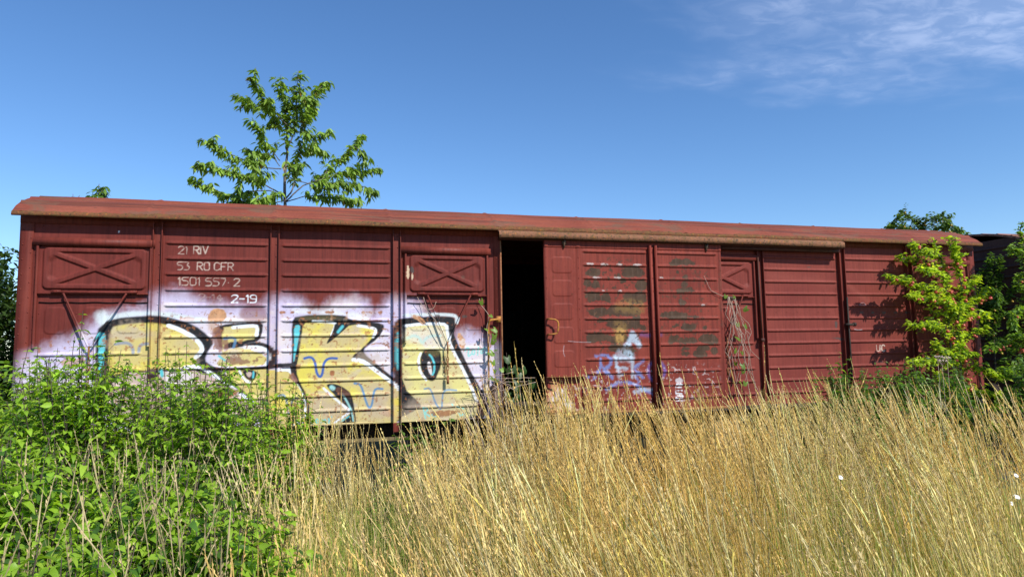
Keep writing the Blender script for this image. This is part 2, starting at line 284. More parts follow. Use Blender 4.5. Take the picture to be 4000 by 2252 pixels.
WALL_PAINT=[
('P', '-6397,1371 -6385,1505 -6334,1632 -6232,1672 -6120,1735 -5993,1800 -5880,1838 -5815,1881 -5717,1966 -5553,2087 -5212,2142 -5132,2155 -5121,2267 -5015,2334 -4795,2316 -4709,2254 -4473,2190 -4261,2179 -4113,2141 -4019,2170 -3933,2243 -3824,2258 -3689,2273 -3551,2200 -3460,2082 -3347,2121 -3243,2227 -3058,2270 -2877,2240 -2806,2117 -2768,2036 -2682,2193 -2514,2278 -2359,2261 -2231,2218 -2170,2110 -2078,2002 -1831,1784 -1767,1858 -1631,1869 -1494,1811 -1399,1735 -1273,1699 -1241,1463 -1224,596 -2655,610 -5068,630 -6400,705', 'lilac', 0.11, 0.97, 0.03),
('P', '-6379,1280 -6212,1431 -5717,1462 -5649,1256 -5647,917 -6383,951', 'pale', 0.1, 0.75, 0.04),
('P', '-4790,2080 -4001,2078 -3954,2004 -3945,1440 -4555,1456 -4618,1815', 'pale', 0.05, 0.6, 0.05),
('P', '-3839,2053 -3686,2052 -3691,1508 -3831,1511', 'pale', 0.03, 0.6, 0.03),
('P', '-2868,1641 -2565,1790 -2566,1303 -2717,1460', 'pale', 0.03, 0.6, 0.03),
('P', '-1793,1675 -1399,1669 -1407,1112 -1462,1087 -1701,1462', 'pale', 0.04, 0.45, 0.05),
('S', '-5594,2012 -5430,2070 -5221,2093 -5028,2086 -4789,2038 -4623,2013', 'paleblue', 0.0599, 0.02, 0.9, 0.01),
('S', '-5606,2059 -5583,1989', 'paleblue', 0.0998, 0.04, 0.85, 0.02),
('S', '-4467,2012 -4173,2020 -3977,2010', 'pale', 0.0428, 0.02, 0.8, 0.01),
('S', '-3651,2115 -3363,2102 -3056,2076 -2869,2030', 'white', 0.057, 0.03, 0.6, 0.02),
('S', '-2423,2061 -2096,2073 -1856,2066 -1782,2046 -1790,1966', 'paleblue', 0.0399, 0.012, 0.9, 0),
('P', '-5652,1908 -5578,1987 -5471,2040 -5272,2058 -5082,2071 -4897,2035 -4699,1962 -4564,1850 -4495,1777 -4560,1670 -4591,1576 -4534,1527 -4240,1328 -4067,1196 -3893,1027 -3902,907 -5079,890 -5600,1027 -5647,1483', 'black', 0.012, 1, 0),
('P', '-5629,1850 -5610,1885 -5579,1890 -5560,1850 -5563,1711 -5573,1550 -5579,1436 -5609,1431 -5620,1597', 'cyan', 0.008, 1, 0),
('P', '-5509,1942 -5427,1967 -5165,1992 -5004,1976 -4840,1925 -4696,1828 -4616,1731 -4604,1671 -4668,1613 -4688,1530 -4775,1503 -4926,1489 -5307,1475 -5522,1434 -5530,1641 -5526,1826', 'yellow', 0.012, 1, 0.004),
('P', '-5523,1457 -4882,1476 -4610,1469 -4215,1207 -4076,1058 -4050,866 -5494,909', 'pink', 0.015, 1, 0.02),
('P', '-4990,1490 -4775,1497 -4663,1387 -4769,1273 -5005,1257', 'pale', 0.02, 0.9, 0.02),
('P', '-5150,1494 -5054,1503 -5041,1398 -5093,1353 -5156,1366', 'black', 0.01, 1, 0),
('P', '-5043,1491 -5001,1502 -4988,1408 -5020,1397', 'cyan', 0.01, 1, 0),
('S', '-4960,1958 -4851,1915 -4740,1852 -4656,1780 -4616,1707 -4631,1660 -4679,1613', 'white', 0.0456, 0.006, 1, 0),
('S', '-4786,1506 -4688,1512 -4611,1495 -4521,1431 -4397,1344 -4295,1269 -4180,1170 -4088,1095', 'white', 0.0371, 0.006, 1, 0.004),
('P', '-5540,1942 -5509,1641 -5529,1480 -5493,1479 -5494,1802', 'brown', 0.02, 0.6, 0.02),
('S', '-5467,1765 -5410,1778 -5348,1777 -5310,1742 -5292,1672', 'blue2', 0.0314, 0.008, 0.9, 0),
('S', '-5242,1682 -5236,1741 -5200,1766 -5147,1763', 'blue2', 0.0314, 0.008, 0.9, 0),
('P', '-4521,1910 -4444,1964 -4172,1987 -4000,1992 -3998,1893 -4031,1771 -4180,1749 -4213,1713 -4438,1692 -4462,1789', 'black', 0.008, 1, 0.004),
('P', '-4532,1910 -4432,1958 -4418,1788 -4393,1668 -4460,1669 -4518,1778', 'brown', 0.01, 0.85, 0.02),
('P', '-4426,1933 -4319,1942 -4034,1955 -4055,1808 -4180,1785 -4383,1764 -4404,1668 -4379,1571 -4108,1578 -3936,1611 -3946,1501 -4445,1507 -4468,1549 -4403,1620', 'yellow2', 0.01, 1, 0.006),
('P', '-4404,1692 -4190,1713 -3948,1611 -3946,1501 -4445,1507', 'yellow2', 0.01, 1, 0.006),
('P', '-4419,1837 -4362,1836 -4338,1739 -4348,1667 -4404,1680', 'brown', 0.008, 0.8, 0.02),
('S', '-4308,1933 -4206,1944 -4069,1952 -4054,1918 -4061,1845', 'white', 0.0371, 0.006, 1, 0),
('S', '-4447,1621 -4379,1565', 'cyan', 0.0228, 0.008, 0.9, 0),
('P', '-4358,1643 -4108,1565 -3971,1611 -4107,1517 -4356,1523', 'brown', 0.006, 0.8, 0.03),
('P', '-4224,1719 -4146,1763 -4019,1769 -3915,1730 -3844,1658 -3854,1536 -3876,1493 -3946,1487 -3924,1562 -3931,1660 -4019,1722 -4168,1734', 'black', 0.008, 1, 0),
('S', '-4179,1710 -4076,1718 -3972,1697 -3937,1647 -3933,1574 -3958,1514', 'white', 0.0314, 0.006, 1, 0.004),
('S', '-4396,1812 -4328,1821 -4283,1811 -4284,1762 -4298,1714', 'blue2', 0.0285, 0.008, 0.85, 0),
('S', '-4611,1511 -4388,1463 -4163,1470 -3946,1479 -3807,1504', 'black', 0.0428, 0.008, 1, 0),
('P', '-4399,1452 -4220,1459 -3899,1463 -3806,1437 -3821,831 -3891,930 -4158,1205 -4307,1342', 'yellow', 0.012, 1, 0.006),
('P', '-4061,1443 -3831,1450 -3702,1434 -3666,1360 -3570,1234 -3521,1061 -3531,915 -3648,823 -4050,794', 'yellow', 0.012, 1, 0.006),
('P', '-4214,1465 -4179,1386 -4132,1342 -4087,1335 -4059,1377 -4047,1455', 'black', 0.008, 1, 0),
('P', '-4168,1440 -4150,1385 -4116,1378 -4100,1438', 'pink', 0.006, 1, 0),
('S', '-4085,1438 -4091,1377', 'cyan', 0.02, 0.006, 1, 0),
('S', '-4231,1447 -4213,1399 -4172,1350 -4126,1324', 'white', 0.0257, 0.006, 1, 0),
('S', '-3842,1450 -3726,1457 -3690,1434 -3672,1378 -3594,1272 -3548,1184 -3527,1061 -3534,939 -3589,869 -3648,829', 'white', 0.0342, 0.006, 1, 0.004),
('S', '-3924,1495 -3831,1501 -3679,1507', 'black', 0.0428, 0.008, 1, 0),
('S', '-3679,1495 -3660,1384 -3564,1258 -3510,1122 -3490,986 -3507,889 -3554,812', 'black', 0.0485, 0.006, 1, 0),
('P', '-3707,1410 -3631,1432 -3613,1358 -3630,1297 -3689,1336', 'brown', 0.006, 0.9, 0.015),
('S', '-3821,1163 -3775,1180 -3745,1154 -3726,1057 -3714,971', 'blue2', 0.0214, 0.006, 0.85, 0),
('S', '-3684,982 -3680,1091 -3657,1133 -3616,1132', 'blue2', 0.0214, 0.006, 0.85, 0),
('P', '-3732,1069 -3521,1061 -3526,1000 -3726,1008', 'rust', 0.008, 0.7, 0.02),
('P', '-3691,1984 -3644,2065 -3118,2073 -3043,2012 -2869,1998 -2667,1965 -2648,1920 -2718,1792 -2868,1692 -2899,1629 -2730,1486 -2553,1339 -2375,1196 -2201,1010 -2234,954 -2363,883 -2503,832 -2554,721 -3565,770 -3484,937 -3498,1121 -3594,1308 -3690,1446 -3681,1680', 'black', 0.01, 1, 0),
('P', '-3638,2065 -3142,2063 -3154,2006 -3626,2008', 'olive', 0.03, 0.5, 0.02),
('P', '-3667,1946 -3602,1962 -3595,1902 -3628,1704 -3656,1544 -3668,1544 -3659,1779', 'cyan', 0.006, 1, 0),
('P', '-3564,1983 -3458,1989 -3210,1985 -3206,1937 -3311,1749 -3293,1734 -3117,1898 -3031,1958 -2869,1941 -2749,1914 -2749,1856 -2793,1793 -2930,1661 -3017,1593 -3017,1549 -2918,1534 -2743,1410 -2560,1259 -2464,1173 -2298,1014 -2388,948 -2490,870 -2529,720 -3494,767 -3482,986 -3498,1121 -3594,1308 -3637,1432 -3609,1604 -3582,1802', 'yellow', 0.008, 1, 0.003),
('P', '-3453,1440 -2992,1416 -2566,1214 -2566,1024 -2991,1165 -3476,1305', 'tan', 0.08, 0.5, 0.1),
('P', '-3574,1604 -2743,1588 -2680,1510 -3573,1505', 'tan', 0.05, 0.45, 0.12),
('P', '-3566,1927 -2768,1882 -2993,1694 -3588,1765', 'tan', 0.06, 0.4, 0.14),
('P', '-5519,1942 -5057,1974 -4673,1792 -4666,1530 -5515,1526', 'tan', 0.06, 0.4, 0.14),
('P', '-3475,1182 -3040,1167 -2566,1075 -2567,797 -3471,815', 'tan', 0.06, 0.55, 0.06),
('S', '-3458,1995 -3338,1991 -3209,1977 -3213,1937 -3251,1836', 'white', 0.0285, 0.005, 1, 0),
('P', '-3210,1994 -3043,1967 -3117,1885 -3293,1736 -3302,1761 -3239,1861', 'black', 0.006, 1, 0),
('S', '-3129,1936 -3178,1873', 'cyan', 0.0314, 0.01, 0.95, 0),
('S', '-2956,1945 -2844,1928 -2762,1908 -2745,1876 -2781,1812', 'white', 0.0314, 0.005, 1, 0),
('S', '-2642,1907 -2680,1830 -2768,1741 -2868,1654', 'pale', 0.02, 0.008, 0.9, 0),
('S', '-3007,1549 -2918,1543 -2818,1475 -2705,1384 -2566,1278 -2452,1173 -2362,1087 -2292,1014 -2311,976 -2401,935', 'white', 0.0428, 0.006, 1, 0.003),
('P', '-3308,1257 -3284,1284 -3199,1278 -3101,1231 -3027,1154 -3002,1066 -2984,941 -2967,828 -3007,756 -3208,753 -3111,859 -3014,961 -3161,1097', 'black', 0.006, 1, 0),
('S', '-3334,1233 -3234,1136 -3125,1039 -3033,965 -3124,897 -3232,828', 'white', 0.0242, 0.006, 1, 0),
('S', '-3247,1242 -3229,1229', 'aqua', 0.0485, 0.012, 0.95, 0),
('S', '-3125,1164 -3051,1030 -3014,942 -3002,855', 'aqua', 0.02, 0.008, 0.9, 0),
('S', '-3184,826 -3051,906', 'cyan', 0.0171, 0.008, 0.8, 0),
('P', '-3211,1235 -3126,1232 -3015,1166 -3039,1117 -3137,1145 -3211,1198', 'rustdark', 0.006, 0.9, 0.012),
('S', '-3547,1576 -3490,1593 -3448,1570 -3424,1501 -3417,1427 -3393,1371 -3363,1363 -3343,1425 -3340,1500 -3310,1555 -3262,1575 -3191,1569', 'blue', 0.0285, 0.005, 1, 0),
('S', '-2991,1278 -2929,1270 -2898,1200 -2867,1086 -2836,1003 -2805,996 -2786,1058 -2777,1158 -2749,1214 -2673,1205', 'blue2', 0.0257, 0.006, 0.95, 0),
('P', '-2565,1880 -2526,2003 -2423,2032 -2149,2041 -1883,2046 -1814,2026 -1804,1953 -1832,1860 -1766,1701 -1634,1408 -1489,1154 -1422,1033 -1425,849 -1576,739 -2453,779 -2477,1275 -2559,1303', 'black', 0.01, 1, 0),
('P', '-2520,1861 -2482,1867 -2478,1634 -2485,1416 -2521,1417', 'cyan', 0.006, 1, 0),
('P', '-2408,1905 -2333,1950 -1911,1947 -1905,1848 -1847,1663 -1729,1437 -1604,1171 -1545,985 -1554,816 -2440,779 -2491,857 -2363,908 -2221,973 -2234,1024 -2439,1223 -2444,1582 -2431,1763', 'yellow3', 0.01, 1, 0.004),
('P', '-2404,1905 -1918,1927 -1899,1782 -1887,1650 -2152,1655 -2405,1788', 'pale', 0.06, 0.6, 0.05),
('P', '-2439,1096 -1571,1065 -1554,816 -2440,792', 'tan', 0.08, 0.5, 0.05),
('S', '-2404,1937 -2228,1958 -2044,1960 -1908,1951 -1905,1861 -1867,1702 -1794,1557 -1702,1384 -1637,1237 -1584,1118 -1545,1024', 'white', 0.0342, 0.006, 1, 0),
('P', '-2204,1629 -2152,1655 -2007,1646 -1974,1573 -1982,1456 -2029,1340 -2062,1282 -2115,1275 -2180,1331 -2225,1423 -2233,1539', 'black', 0.01, 1, 0),
('P', '-2171,1655 -1994,1652 -1981,1573 -2152,1577', 'olive', 0.02, 0.6, 0.01),
('P', '-2153,1492 -2126,1518 -2100,1471 -2088,1367 -2101,1342 -2134,1394', 'pale', 0.006, 1, 0),
('S', '-2119,1589 -2087,1556 -2061,1471 -2064,1393 -2085,1354', 'cyan', 0.0228, 0.006, 1, 0),
('S', '-2224,1610 -2254,1540 -2247,1449 -2219,1371 -2161,1292', 'white', 0.0257, 0.006, 1, 0),
('S', '-2181,1189 -2122,1200 -2090,1135 -2058,1031 -2012,952 -1980,950 -1970,1053 -1961,1143 -1918,1174 -1799,1161', 'blue2', 0.0214, 0.006, 0.85, 0),
('S', '-2385,1788 -2307,1826 -2242,1799 -2204,1720 -2164,1785 -2098,1817 -1992,1816', 'aqua', 0.0314, 0.02, 0.6, 0),
('P', '-1791,1847 -1737,1846 -1671,1766 -1678,1686 -1726,1634 -1766,1714', 'rustlight', 0.008, 0.95, 0.012),
('S', '-3472,912 -3483,833 -3441,831', 'cyan', 0.0157, 0.005, 0.9, 0),
('S', '-3418,873 -3400,897 -3382,859 -3400,830 -3418,873', 'cyan', 0.0157, 0.005, 0.9, 0),
('S', '-3364,822 -3353,889 -3334,851 -3314,893 -3304,825', 'cyan', 0.0157, 0.005, 0.9, 0),
('S', '-3245,908 -3287,886 -3257,866 -3286,849 -3244,819', 'cyan', 0.0157, 0.005, 0.9, 0),
('S', '-1686,1627 -1665,1673 -1638,1659 -1653,1554 -1612,1586', 'aqua2', 0.0157, 0.005, 0.9, 0),
('S', '-1591,1645 -1605,1593 -1571,1579 -1564,1632 -1591,1645', 'aqua2', 0.0157, 0.005, 0.9, 0),
('S', '-1522,1671 -1530,1578', 'aqua2', 0.0157, 0.005, 0.9, 0),
('S', '-1481,1643 -1496,1591 -1455,1603 -1467,1657 -1426,1669 -1421,1576', 'aqua2', 0.0157, 0.005, 0.9, 0),
('S', '-2201,972 -2170,843', 'aqua2', 0.0157, 0.005, 0.9, 0),
('S', '-2201,972 -2130,956 -2182,907 -2118,866', 'aqua2', 0.0157, 0.005, 0.9, 0),
('S', '-2091,891 -2052,902 -2078,929 -2098,878 -2052,863', 'aqua2', 0.0157, 0.005, 0.9, 0),
('S', '-1854,997 -1847,986', 'aqua2', 0.0157, 0.005, 0.9, 0),
('S', '-1801,969 -1708,939', 'aqua2', 0.0157, 0.005, 0.9, 0),
('S', '-1775,890 -1742,850 -1708,894 -1695,848', 'aqua2', 0.0157, 0.005, 0.9, 0),
('P', '-4580,2055 -4537,2140 -4414,2140 -4373,2079 -4400,2006 -4478,1988 -4556,2001', 'rustlight', 0.006, 1, 0.012),
('P', '-4556,2001 -4483,1982 -4476,1898 -4531,1880 -4560,1935', 'rustlight', 0.03, 0.6, 0.02),
('P', '-4362,2097 -4311,2103 -4322,2079 -4356,2081', 'rust', 0.005, 0.9, 0.008),
('P', '-4130,2177 -3968,2189 -3954,1991 -4252,1993 -4244,2127', 'redpaint', 0.03, 0.6, 0.03),
('P', '-4876,2044 -4723,2056 -4678,2007 -4831,2008', 'pink', 0.01, 0.9, 0.01),
('P', '-4561,1254 -4227,1267 -4215,1207 -4480,1098 -4569,1125', 'rust', 0.02, 0.95, 0.02),
('P', '-6003,1605 -5825,1647 -5681,1598 -5697,1462 -5821,1556 -5961,1559', 'rustlight', 0.01, 0.7, 0.03),
('P', '-5720,1554 -5680,1553 -5676,1450 -5726,1440', 'rust', 0.01, 0.8, 0.02),
('P', '-6264,1299 -6206,1297 -6192,1207 -6260,1210', 'rustlight', 0.01, 0.8, 0.02),
('P', '-3267,1436 -3218,1434 -3209,1384 -3236,1360 -3270,1380', 'rust', 0.005, 1, 0.006),
('S', '-3242,1360 -3245,1298', 'rustlight', 0.0228, 0.015, 0.7, 0.01),
('P', '-2604,1266 -2560,1271 -2560,1214 -2591,1228', 'rust', 0.005, 0.9, 0.006),
('P', '-2319,2067 -2254,2061 -2169,2014 -2163,1949 -2202,1936 -2254,1995 -2319,2041', 'rustlight', 0.006, 0.9, 0.008),
('P', '-1968,1573 -1895,1572 -1903,1336 -1943,1338', 'rustdark', 0.01, 0.7, 0.02),
('P', '-2156,919 -1907,934 -1708,913 -1908,857 -2105,866', 'rust', 0.008, 0.85, 0.02),
('P', '-2705,960 -2566,961 -2566,885 -2692,891', 'rustlight', 0.008, 0.8, 0.02),
('P', '-2978,978 -2805,983 -2804,958 -2953,958', 'redpaint', 0.005, 0.9, 0.01),
('P', '-2919,2005 -2680,2010 -2680,1984 -2919,1983', 'redpaint', 0.006, 0.8, 0.008),
('P', '-3819,2109 -3769,2112 -3776,2087 -3809,2084', 'rust', 0.005, 0.9, 0.014),
('P', '-3713,2108 -3663,2112 -3670,2087 -3703,2083', 'rust', 0.005, 0.9, 0.014),
('P', '-3522,2108 -3472,2112 -3478,2087 -3512,2083', 'rust', 0.005, 0.9, 0.014),
('P', '-3329,2108 -3278,2112 -3285,2086 -3319,2083', 'rust', 0.005, 0.9, 0.014),
('P', '-3280,2108 -3229,2112 -3236,2086 -3270,2082', 'rust', 0.005, 0.9, 0.014),
('P', '-3108,2108 -3056,2111 -3064,2086 -3098,2082', 'rust', 0.005, 0.9, 0.014),
('P', '-2922,2107 -2869,2111 -2877,2085 -2912,2082', 'rust', 0.005, 0.9, 0.014),
('P', '-2727,2107 -2673,2111 -2681,2085 -2716,2081', 'rust', 0.005, 0.9, 0.014),
('S', '-3253,2089 -3252,2013', 'rustlight', 0.02, 0.015, 0.5, 0.01),
('S', '-3081,2088 -3081,2037', 'rustlight', 0.02, 0.015, 0.5, 0.01),
('S', '-2894,2088 -2894,2011', 'rustlight', 0.02, 0.015, 0.5, 0.01),
('S', '-3793,2090 -3792,2053', 'rustlight', 0.02, 0.015, 0.5, 0.01),
('S', '-2831,1717 -2718,1741 -2616,1707 -2584,1700', 'rust', 0.0086, 0.004, 0.9, 0.006),
('S', '-2943,1795 -2943,1706', 'rustlight', 0.0114, 0.015, 0.4, 0.01),
('S', '-2856,1794 -2856,1704', 'rustlight', 0.0114, 0.015, 0.4, 0.01),
('S', '-3042,1796 -3042,1707', 'rustlight', 0.0114, 0.015, 0.4, 0.01),
('P', '-1572,1039 -1408,1033 -1411,849 -1547,881', 'rustdark', 0.02, 0.7, 0.03),
('P', '-2440,817 -1974,834 -1425,823 -1426,771 -2440,779', 'rustlight', 0.02, 0.6, 0.04),
('P', '-5507,1296 -5133,1284 -5132,1261 -5507,1274', 'rust', 0.01, 0.5, 0.02),
('P', '-5482,2983 -5463,2984 -5470,2962 -5481,2961', 'white', 0.004, 1, 0.003),
('P', '-2385,2655 -2356,2656 -2363,2497 -2383,2497', 'cream', 0.003, 0.8, 0.012),
('P', '-2350,2656 -2297,2644 -2304,2564 -2350,2577', 'bare', 0.004, 0.9, 0.01),
('P', '-2330,2564 -2317,2564 -2320,2485 -2331,2484', 'cream', 0.003, 0.8, 0.008),
('P', '-1729,2545 -1682,2546 -1689,2499 -1723,2498', 'rustdark', 0.006, 0.7, 0.012),
('P', '-2057,2070 -1990,2070 -1990,2043 -2043,2043', 'bare', 0.004, 0.8, 0.006),
('P', '-1721,2062 -1660,2062 -1661,2029 -1715,2029', 'bare', 0.004, 0.8, 0.006),
('P', '-6300,1950 -1300,2150 -1300,820 -6300,820', 'fade', 0.15, 0.42, 0),
('P', '-6300,1200 -1300,1250 -1300,820 -6300,820', 'fade', 0.15, 0.45, 0),
('P', '-6300,2050 -1300,2200 -1300,820 -6300,820', 'chiprust', 0.05, 0.75, 0),
('S', '-6200,1639 -5150,1639', 'grime', 0.01, 0.005, 0.75, 0),
('S', '-6200,1468 -5150,1468', 'grime', 0.01, 0.005, 0.75, 0),
('S', '-6200,1296 -5150,1296', 'grime', 0.01, 0.005, 0.75, 0),
('S', '-6200,1125 -5150,1125', 'grime', 0.01, 0.005, 0.75, 0),
('S', '-6200,953 -5150,953', 'grime', 0.01, 0.005, 0.75, 0),
('S', '-5020,2841 -3940,2841', 'grime', 0.01, 0.005, 0.4, 0),
('S', '-5020,2669 -3940,2669', 'grime', 0.01, 0.005, 0.4, 0),
('S', '-5020,2497 -3940,2497', 'grime', 0.01, 0.005, 0.4, 0),
('S', '-5020,2326 -3940,2326', 'grime', 0.01, 0.005, 0.4, 0),
('S', '-5020,2154 -3940,2154', 'grime', 0.01, 0.005, 0.4, 0),
('S', '-5020,1982 -3940,1982', 'grime', 0.01, 0.005, 0.75, 0),
('S', '-5020,1811 -3940,1811', 'grime', 0.01, 0.005, 0.75, 0),
('S', '-5020,1639 -3940,1639', 'grime', 0.01, 0.005, 0.75, 0),
('S', '-5020,1468 -3940,1468', 'grime', 0.01, 0.005, 0.75, 0),
('S', '-5020,1296 -3940,1296', 'grime', 0.01, 0.005, 0.75, 0),
('S', '-5020,1125 -3940,1125', 'grime', 0.01, 0.005, 0.75, 0),
('S', '-5020,953 -3940,953', 'grime', 0.01, 0.005, 0.75, 0),
('S', '-3820,2841 -2570,2841', 'grime', 0.01, 0.005, 0.4, 0),
('S', '-3820,2669 -2570,2669', 'grime', 0.01, 0.005, 0.4, 0),
('S', '-3820,2497 -2570,2497', 'grime', 0.01, 0.005, 0.4, 0),
('S', '-3820,2326 -2570,2326', 'grime', 0.01, 0.005, 0.4, 0),
('S', '-3820,2154 -2570,2154', 'grime', 0.01, 0.005, 0.4, 0),
('S', '-3820,1982 -2570,1982', 'grime', 0.01, 0.005, 0.75, 0),
('S', '-3820,1811 -2570,1811', 'grime', 0.01, 0.005, 0.75, 0),
('S', '-3820,1639 -2570,1639', 'grime', 0.01, 0.005, 0.75, 0),
('S', '-3820,1468 -2570,1468', 'grime', 0.01, 0.005, 0.75, 0),
('S', '-3820,1296 -2570,1296', 'grime', 0.01, 0.005, 0.75, 0),
('S', '-3820,1125 -2570,1125', 'grime', 0.01, 0.005, 0.75, 0),
('S', '-3820,953 -2570,953', 'grime', 0.01, 0.005, 0.75, 0),
('S', '-2420,1639 -1400,1639', 'grime', 0.01, 0.005, 0.75, 0),
('S', '-2420,1468 -1400,1468', 'grime', 0.01, 0.005, 0.75, 0),
('S', '-2420,1296 -1400,1296', 'grime', 0.01, 0.005, 0.75, 0),
('S', '-2420,1125 -1400,1125', 'grime', 0.01, 0.005, 0.75, 0),
('S', '-2420,953 -1400,953', 'grime', 0.01, 0.005, 0.75, 0),
('S', '1400,1639 2420,1639', 'grime', 0.01, 0.005, 0.4, 0),
('S', '1400,1468 2420,1468', 'grime', 0.01, 0.005, 0.4, 0),
('S', '1400,1296 2420,1296', 'grime', 0.01, 0.005, 0.4, 0),
('S', '1400,1125 2420,1125', 'grime', 0.01, 0.005, 0.4, 0),
('S', '1400,953 2420,953', 'grime', 0.01, 0.005, 0.4, 0),
('S', '2570,2841 3820,2841', 'grime', 0.01, 0.005, 0.4, 0),
('S', '2570,2669 3820,2669', 'grime', 0.01, 0.005, 0.4, 0),
('S', '2570,2497 3820,2497', 'grime', 0.01, 0.005, 0.4, 0),
('S', '2570,2326 3820,2326', 'grime', 0.01, 0.005, 0.4, 0),
('S', '2570,2154 3820,2154', 'grime', 0.01, 0.005, 0.4, 0),
('S', '2570,1982 3820,1982', 'grime', 0.01, 0.005, 0.4, 0),
('S', '2570,1811 3820,1811', 'grime', 0.01, 0.005, 0.4, 0),
('S', '2570,1639 3820,1639', 'grime', 0.01, 0.005, 0.4, 0),
('S', '2570,1468 3820,1468', 'grime', 0.01, 0.005, 0.4, 0),
('S', '2570,1296 3820,1296', 'grime', 0.01, 0.005, 0.4, 0),
('S', '2570,1125 3820,1125', 'grime', 0.01, 0.005, 0.4, 0),
('S', '2570,953 3820,953', 'grime', 0.01, 0.005, 0.4, 0),
('S', '3940,2841 5020,2841', 'grime', 0.01, 0.005, 0.4, 0),
('S', '3940,2669 5020,2669', 'grime', 0.01, 0.005, 0.4, 0),
('S', '3940,2497 5020,2497', 'grime', 0.01, 0.005, 0.4, 0),
('S', '3940,2326 5020,2326', 'grime', 0.01, 0.005, 0.4, 0),
('S', '3940,2154 5020,2154', 'grime', 0.01, 0.005, 0.4, 0),
('S', '3940,1982 5020,1982', 'grime', 0.01, 0.005, 0.4, 0),
('S', '3940,1811 5020,1811', 'grime', 0.01, 0.005, 0.4, 0),
('S', '3940,1639 5020,1639', 'grime', 0.01, 0.005, 0.4, 0),
('S', '3940,1468 5020,1468', 'grime', 0.01, 0.005, 0.4, 0),
('S', '3940,1296 5020,1296', 'grime', 0.01, 0.005, 0.4, 0),
('S', '3940,1125 5020,1125', 'grime', 0.01, 0.005, 0.4, 0),
('S', '3940,953 5020,953', 'grime', 0.01, 0.005, 0.4, 0),
('S', '5150,1639 6200,1639', 'grime', 0.01, 0.005, 0.4, 0),
('S', '5150,1468 6200,1468', 'grime', 0.01, 0.005, 0.4, 0),
('S', '5150,1296 6200,1296', 'grime', 0.01, 0.005, 0.4, 0),
('S', '5150,1125 6200,1125', 'grime', 0.01, 0.005, 0.4, 0),
('S', '5150,953 6200,953', 'grime', 0.01, 0.005, 0.4, 0),
('S', '-4885,2816 -4871,2830 -4843,2830 -4829,2816 -4829,2802 -4885,2745', 'stencil', 0.011, 0.004, 0.55, 0.004),
('S', '-4885,2745 -4829,2745', 'stencil', 0.011, 0.004, 0.55, 0.004),
('S', '-4813,2816 -4799,2830 -4799,2745', 'stencil', 0.011, 0.004, 0.55, 0.004),
('S', '-4730,2750 -4730,2835', 'stencil', 0.011, 0.004, 0.75, 0.004),
('S', '-4722,2835 -4690,2835 -4677,2821 -4677,2807 -4690,2792 -4722,2792', 'stencil', 0.011, 0.004, 0.75, 0.004),
('S', '-4704,2787 -4677,2750', 'stencil', 0.011, 0.004, 0.75, 0.004),
('S', '-4659,2750 -4659,2835', 'stencil', 0.011, 0.004, 0.75, 0.004),
('S', '-4638,2835 -4611,2750', 'stencil', 0.011, 0.004, 0.75, 0.004),
('S', '-4609,2756 -4585,2835', 'stencil', 0.011, 0.004, 0.75, 0.004),
('S', '-4838,2655 -4890,2655 -4890,2621 -4851,2621 -4838,2607 -4838,2584 -4851,2570 -4890,2570', 'stencil', 0.011, 0.004, 0.6, 0.004),
('S', '-4822,2655 -4770,2655 -4796,2621 -4770,2607 -4770,2584 -4783,2570 -4822,2570', 'stencil', 0.011, 0.004, 0.6, 0.004),
('S', '-4690,2570 -4690,2655', 'stencil', 0.011, 0.004, 0.75, 0.004),
('S', '-4682,2655 -4649,2655 -4636,2641 -4636,2627 -4649,2612 -4682,2612', 'stencil', 0.011, 0.004, 0.75, 0.004),
('S', '-4663,2607 -4636,2570', 'stencil', 0.011, 0.004, 0.75, 0.004),
('S', '-4598,2655 -4611,2655 -4619,2641 -4619,2584 -4611,2570 -4598,2570', 'stencil', 0.011, 0.004, 0.75, 0.004),
('S', '-4587,2655 -4573,2655 -4565,2641 -4565,2584 -4573,2570 -4587,2570', 'stencil', 0.011, 0.004, 0.75, 0.004),
('S', '-4461,2641 -4475,2655 -4502,2655 -4516,2641 -4516,2584 -4502,2570 -4475,2570 -4461,2584', 'stencil', 0.011, 0.004, 0.75, 0.004),
('S', '-4445,2570 -4445,2655', 'stencil', 0.011, 0.004, 0.75, 0.004),
('S', '-4437,2655 -4391,2655', 'stencil', 0.011, 0.004, 0.75, 0.004),
('S', '-4437,2612 -4404,2612', 'stencil', 0.011, 0.004, 0.75, 0.004),
('S', '-4374,2570 -4374,2655', 'stencil', 0.011, 0.004, 0.75, 0.004),
('S', '-4366,2655 -4334,2655 -4320,2641 -4320,2627 -4334,2612 -4366,2612', 'stencil', 0.011, 0.004, 0.75, 0.004),
('S', '-4347,2607 -4320,2570', 'stencil', 0.011, 0.004, 0.75, 0.004),
('S', '-4875,2471 -4860,2485 -4860,2400', 'stencil', 0.011, 0.004, 0.65, 0.004),
('S', '-4777,2485 -4837,2485 -4837,2451 -4792,2451 -4777,2437 -4777,2414 -4792,2400 -4837,2400', 'stencil', 0.011, 0.004, 0.65, 0.004),
('S', '-4734,2485 -4749,2485 -4758,2471 -4758,2414 -4749,2400 -4734,2400', 'stencil', 0.011, 0.004, 0.65, 0.004),
('S', '-4722,2485 -4707,2485 -4698,2471 -4698,2414 -4707,2400 -4722,2400', 'stencil', 0.011, 0.004, 0.65, 0.004),
('S', '-4679,2471 -4664,2485 -4664,2400', 'stencil', 0.011, 0.004, 0.65, 0.004),
('S', '-4541,2480 -4600,2480 -4600,2446 -4556,2446 -4541,2432 -4541,2409 -4556,2395 -4600,2395', 'stencil', 0.011, 0.004, 0.6, 0.004),
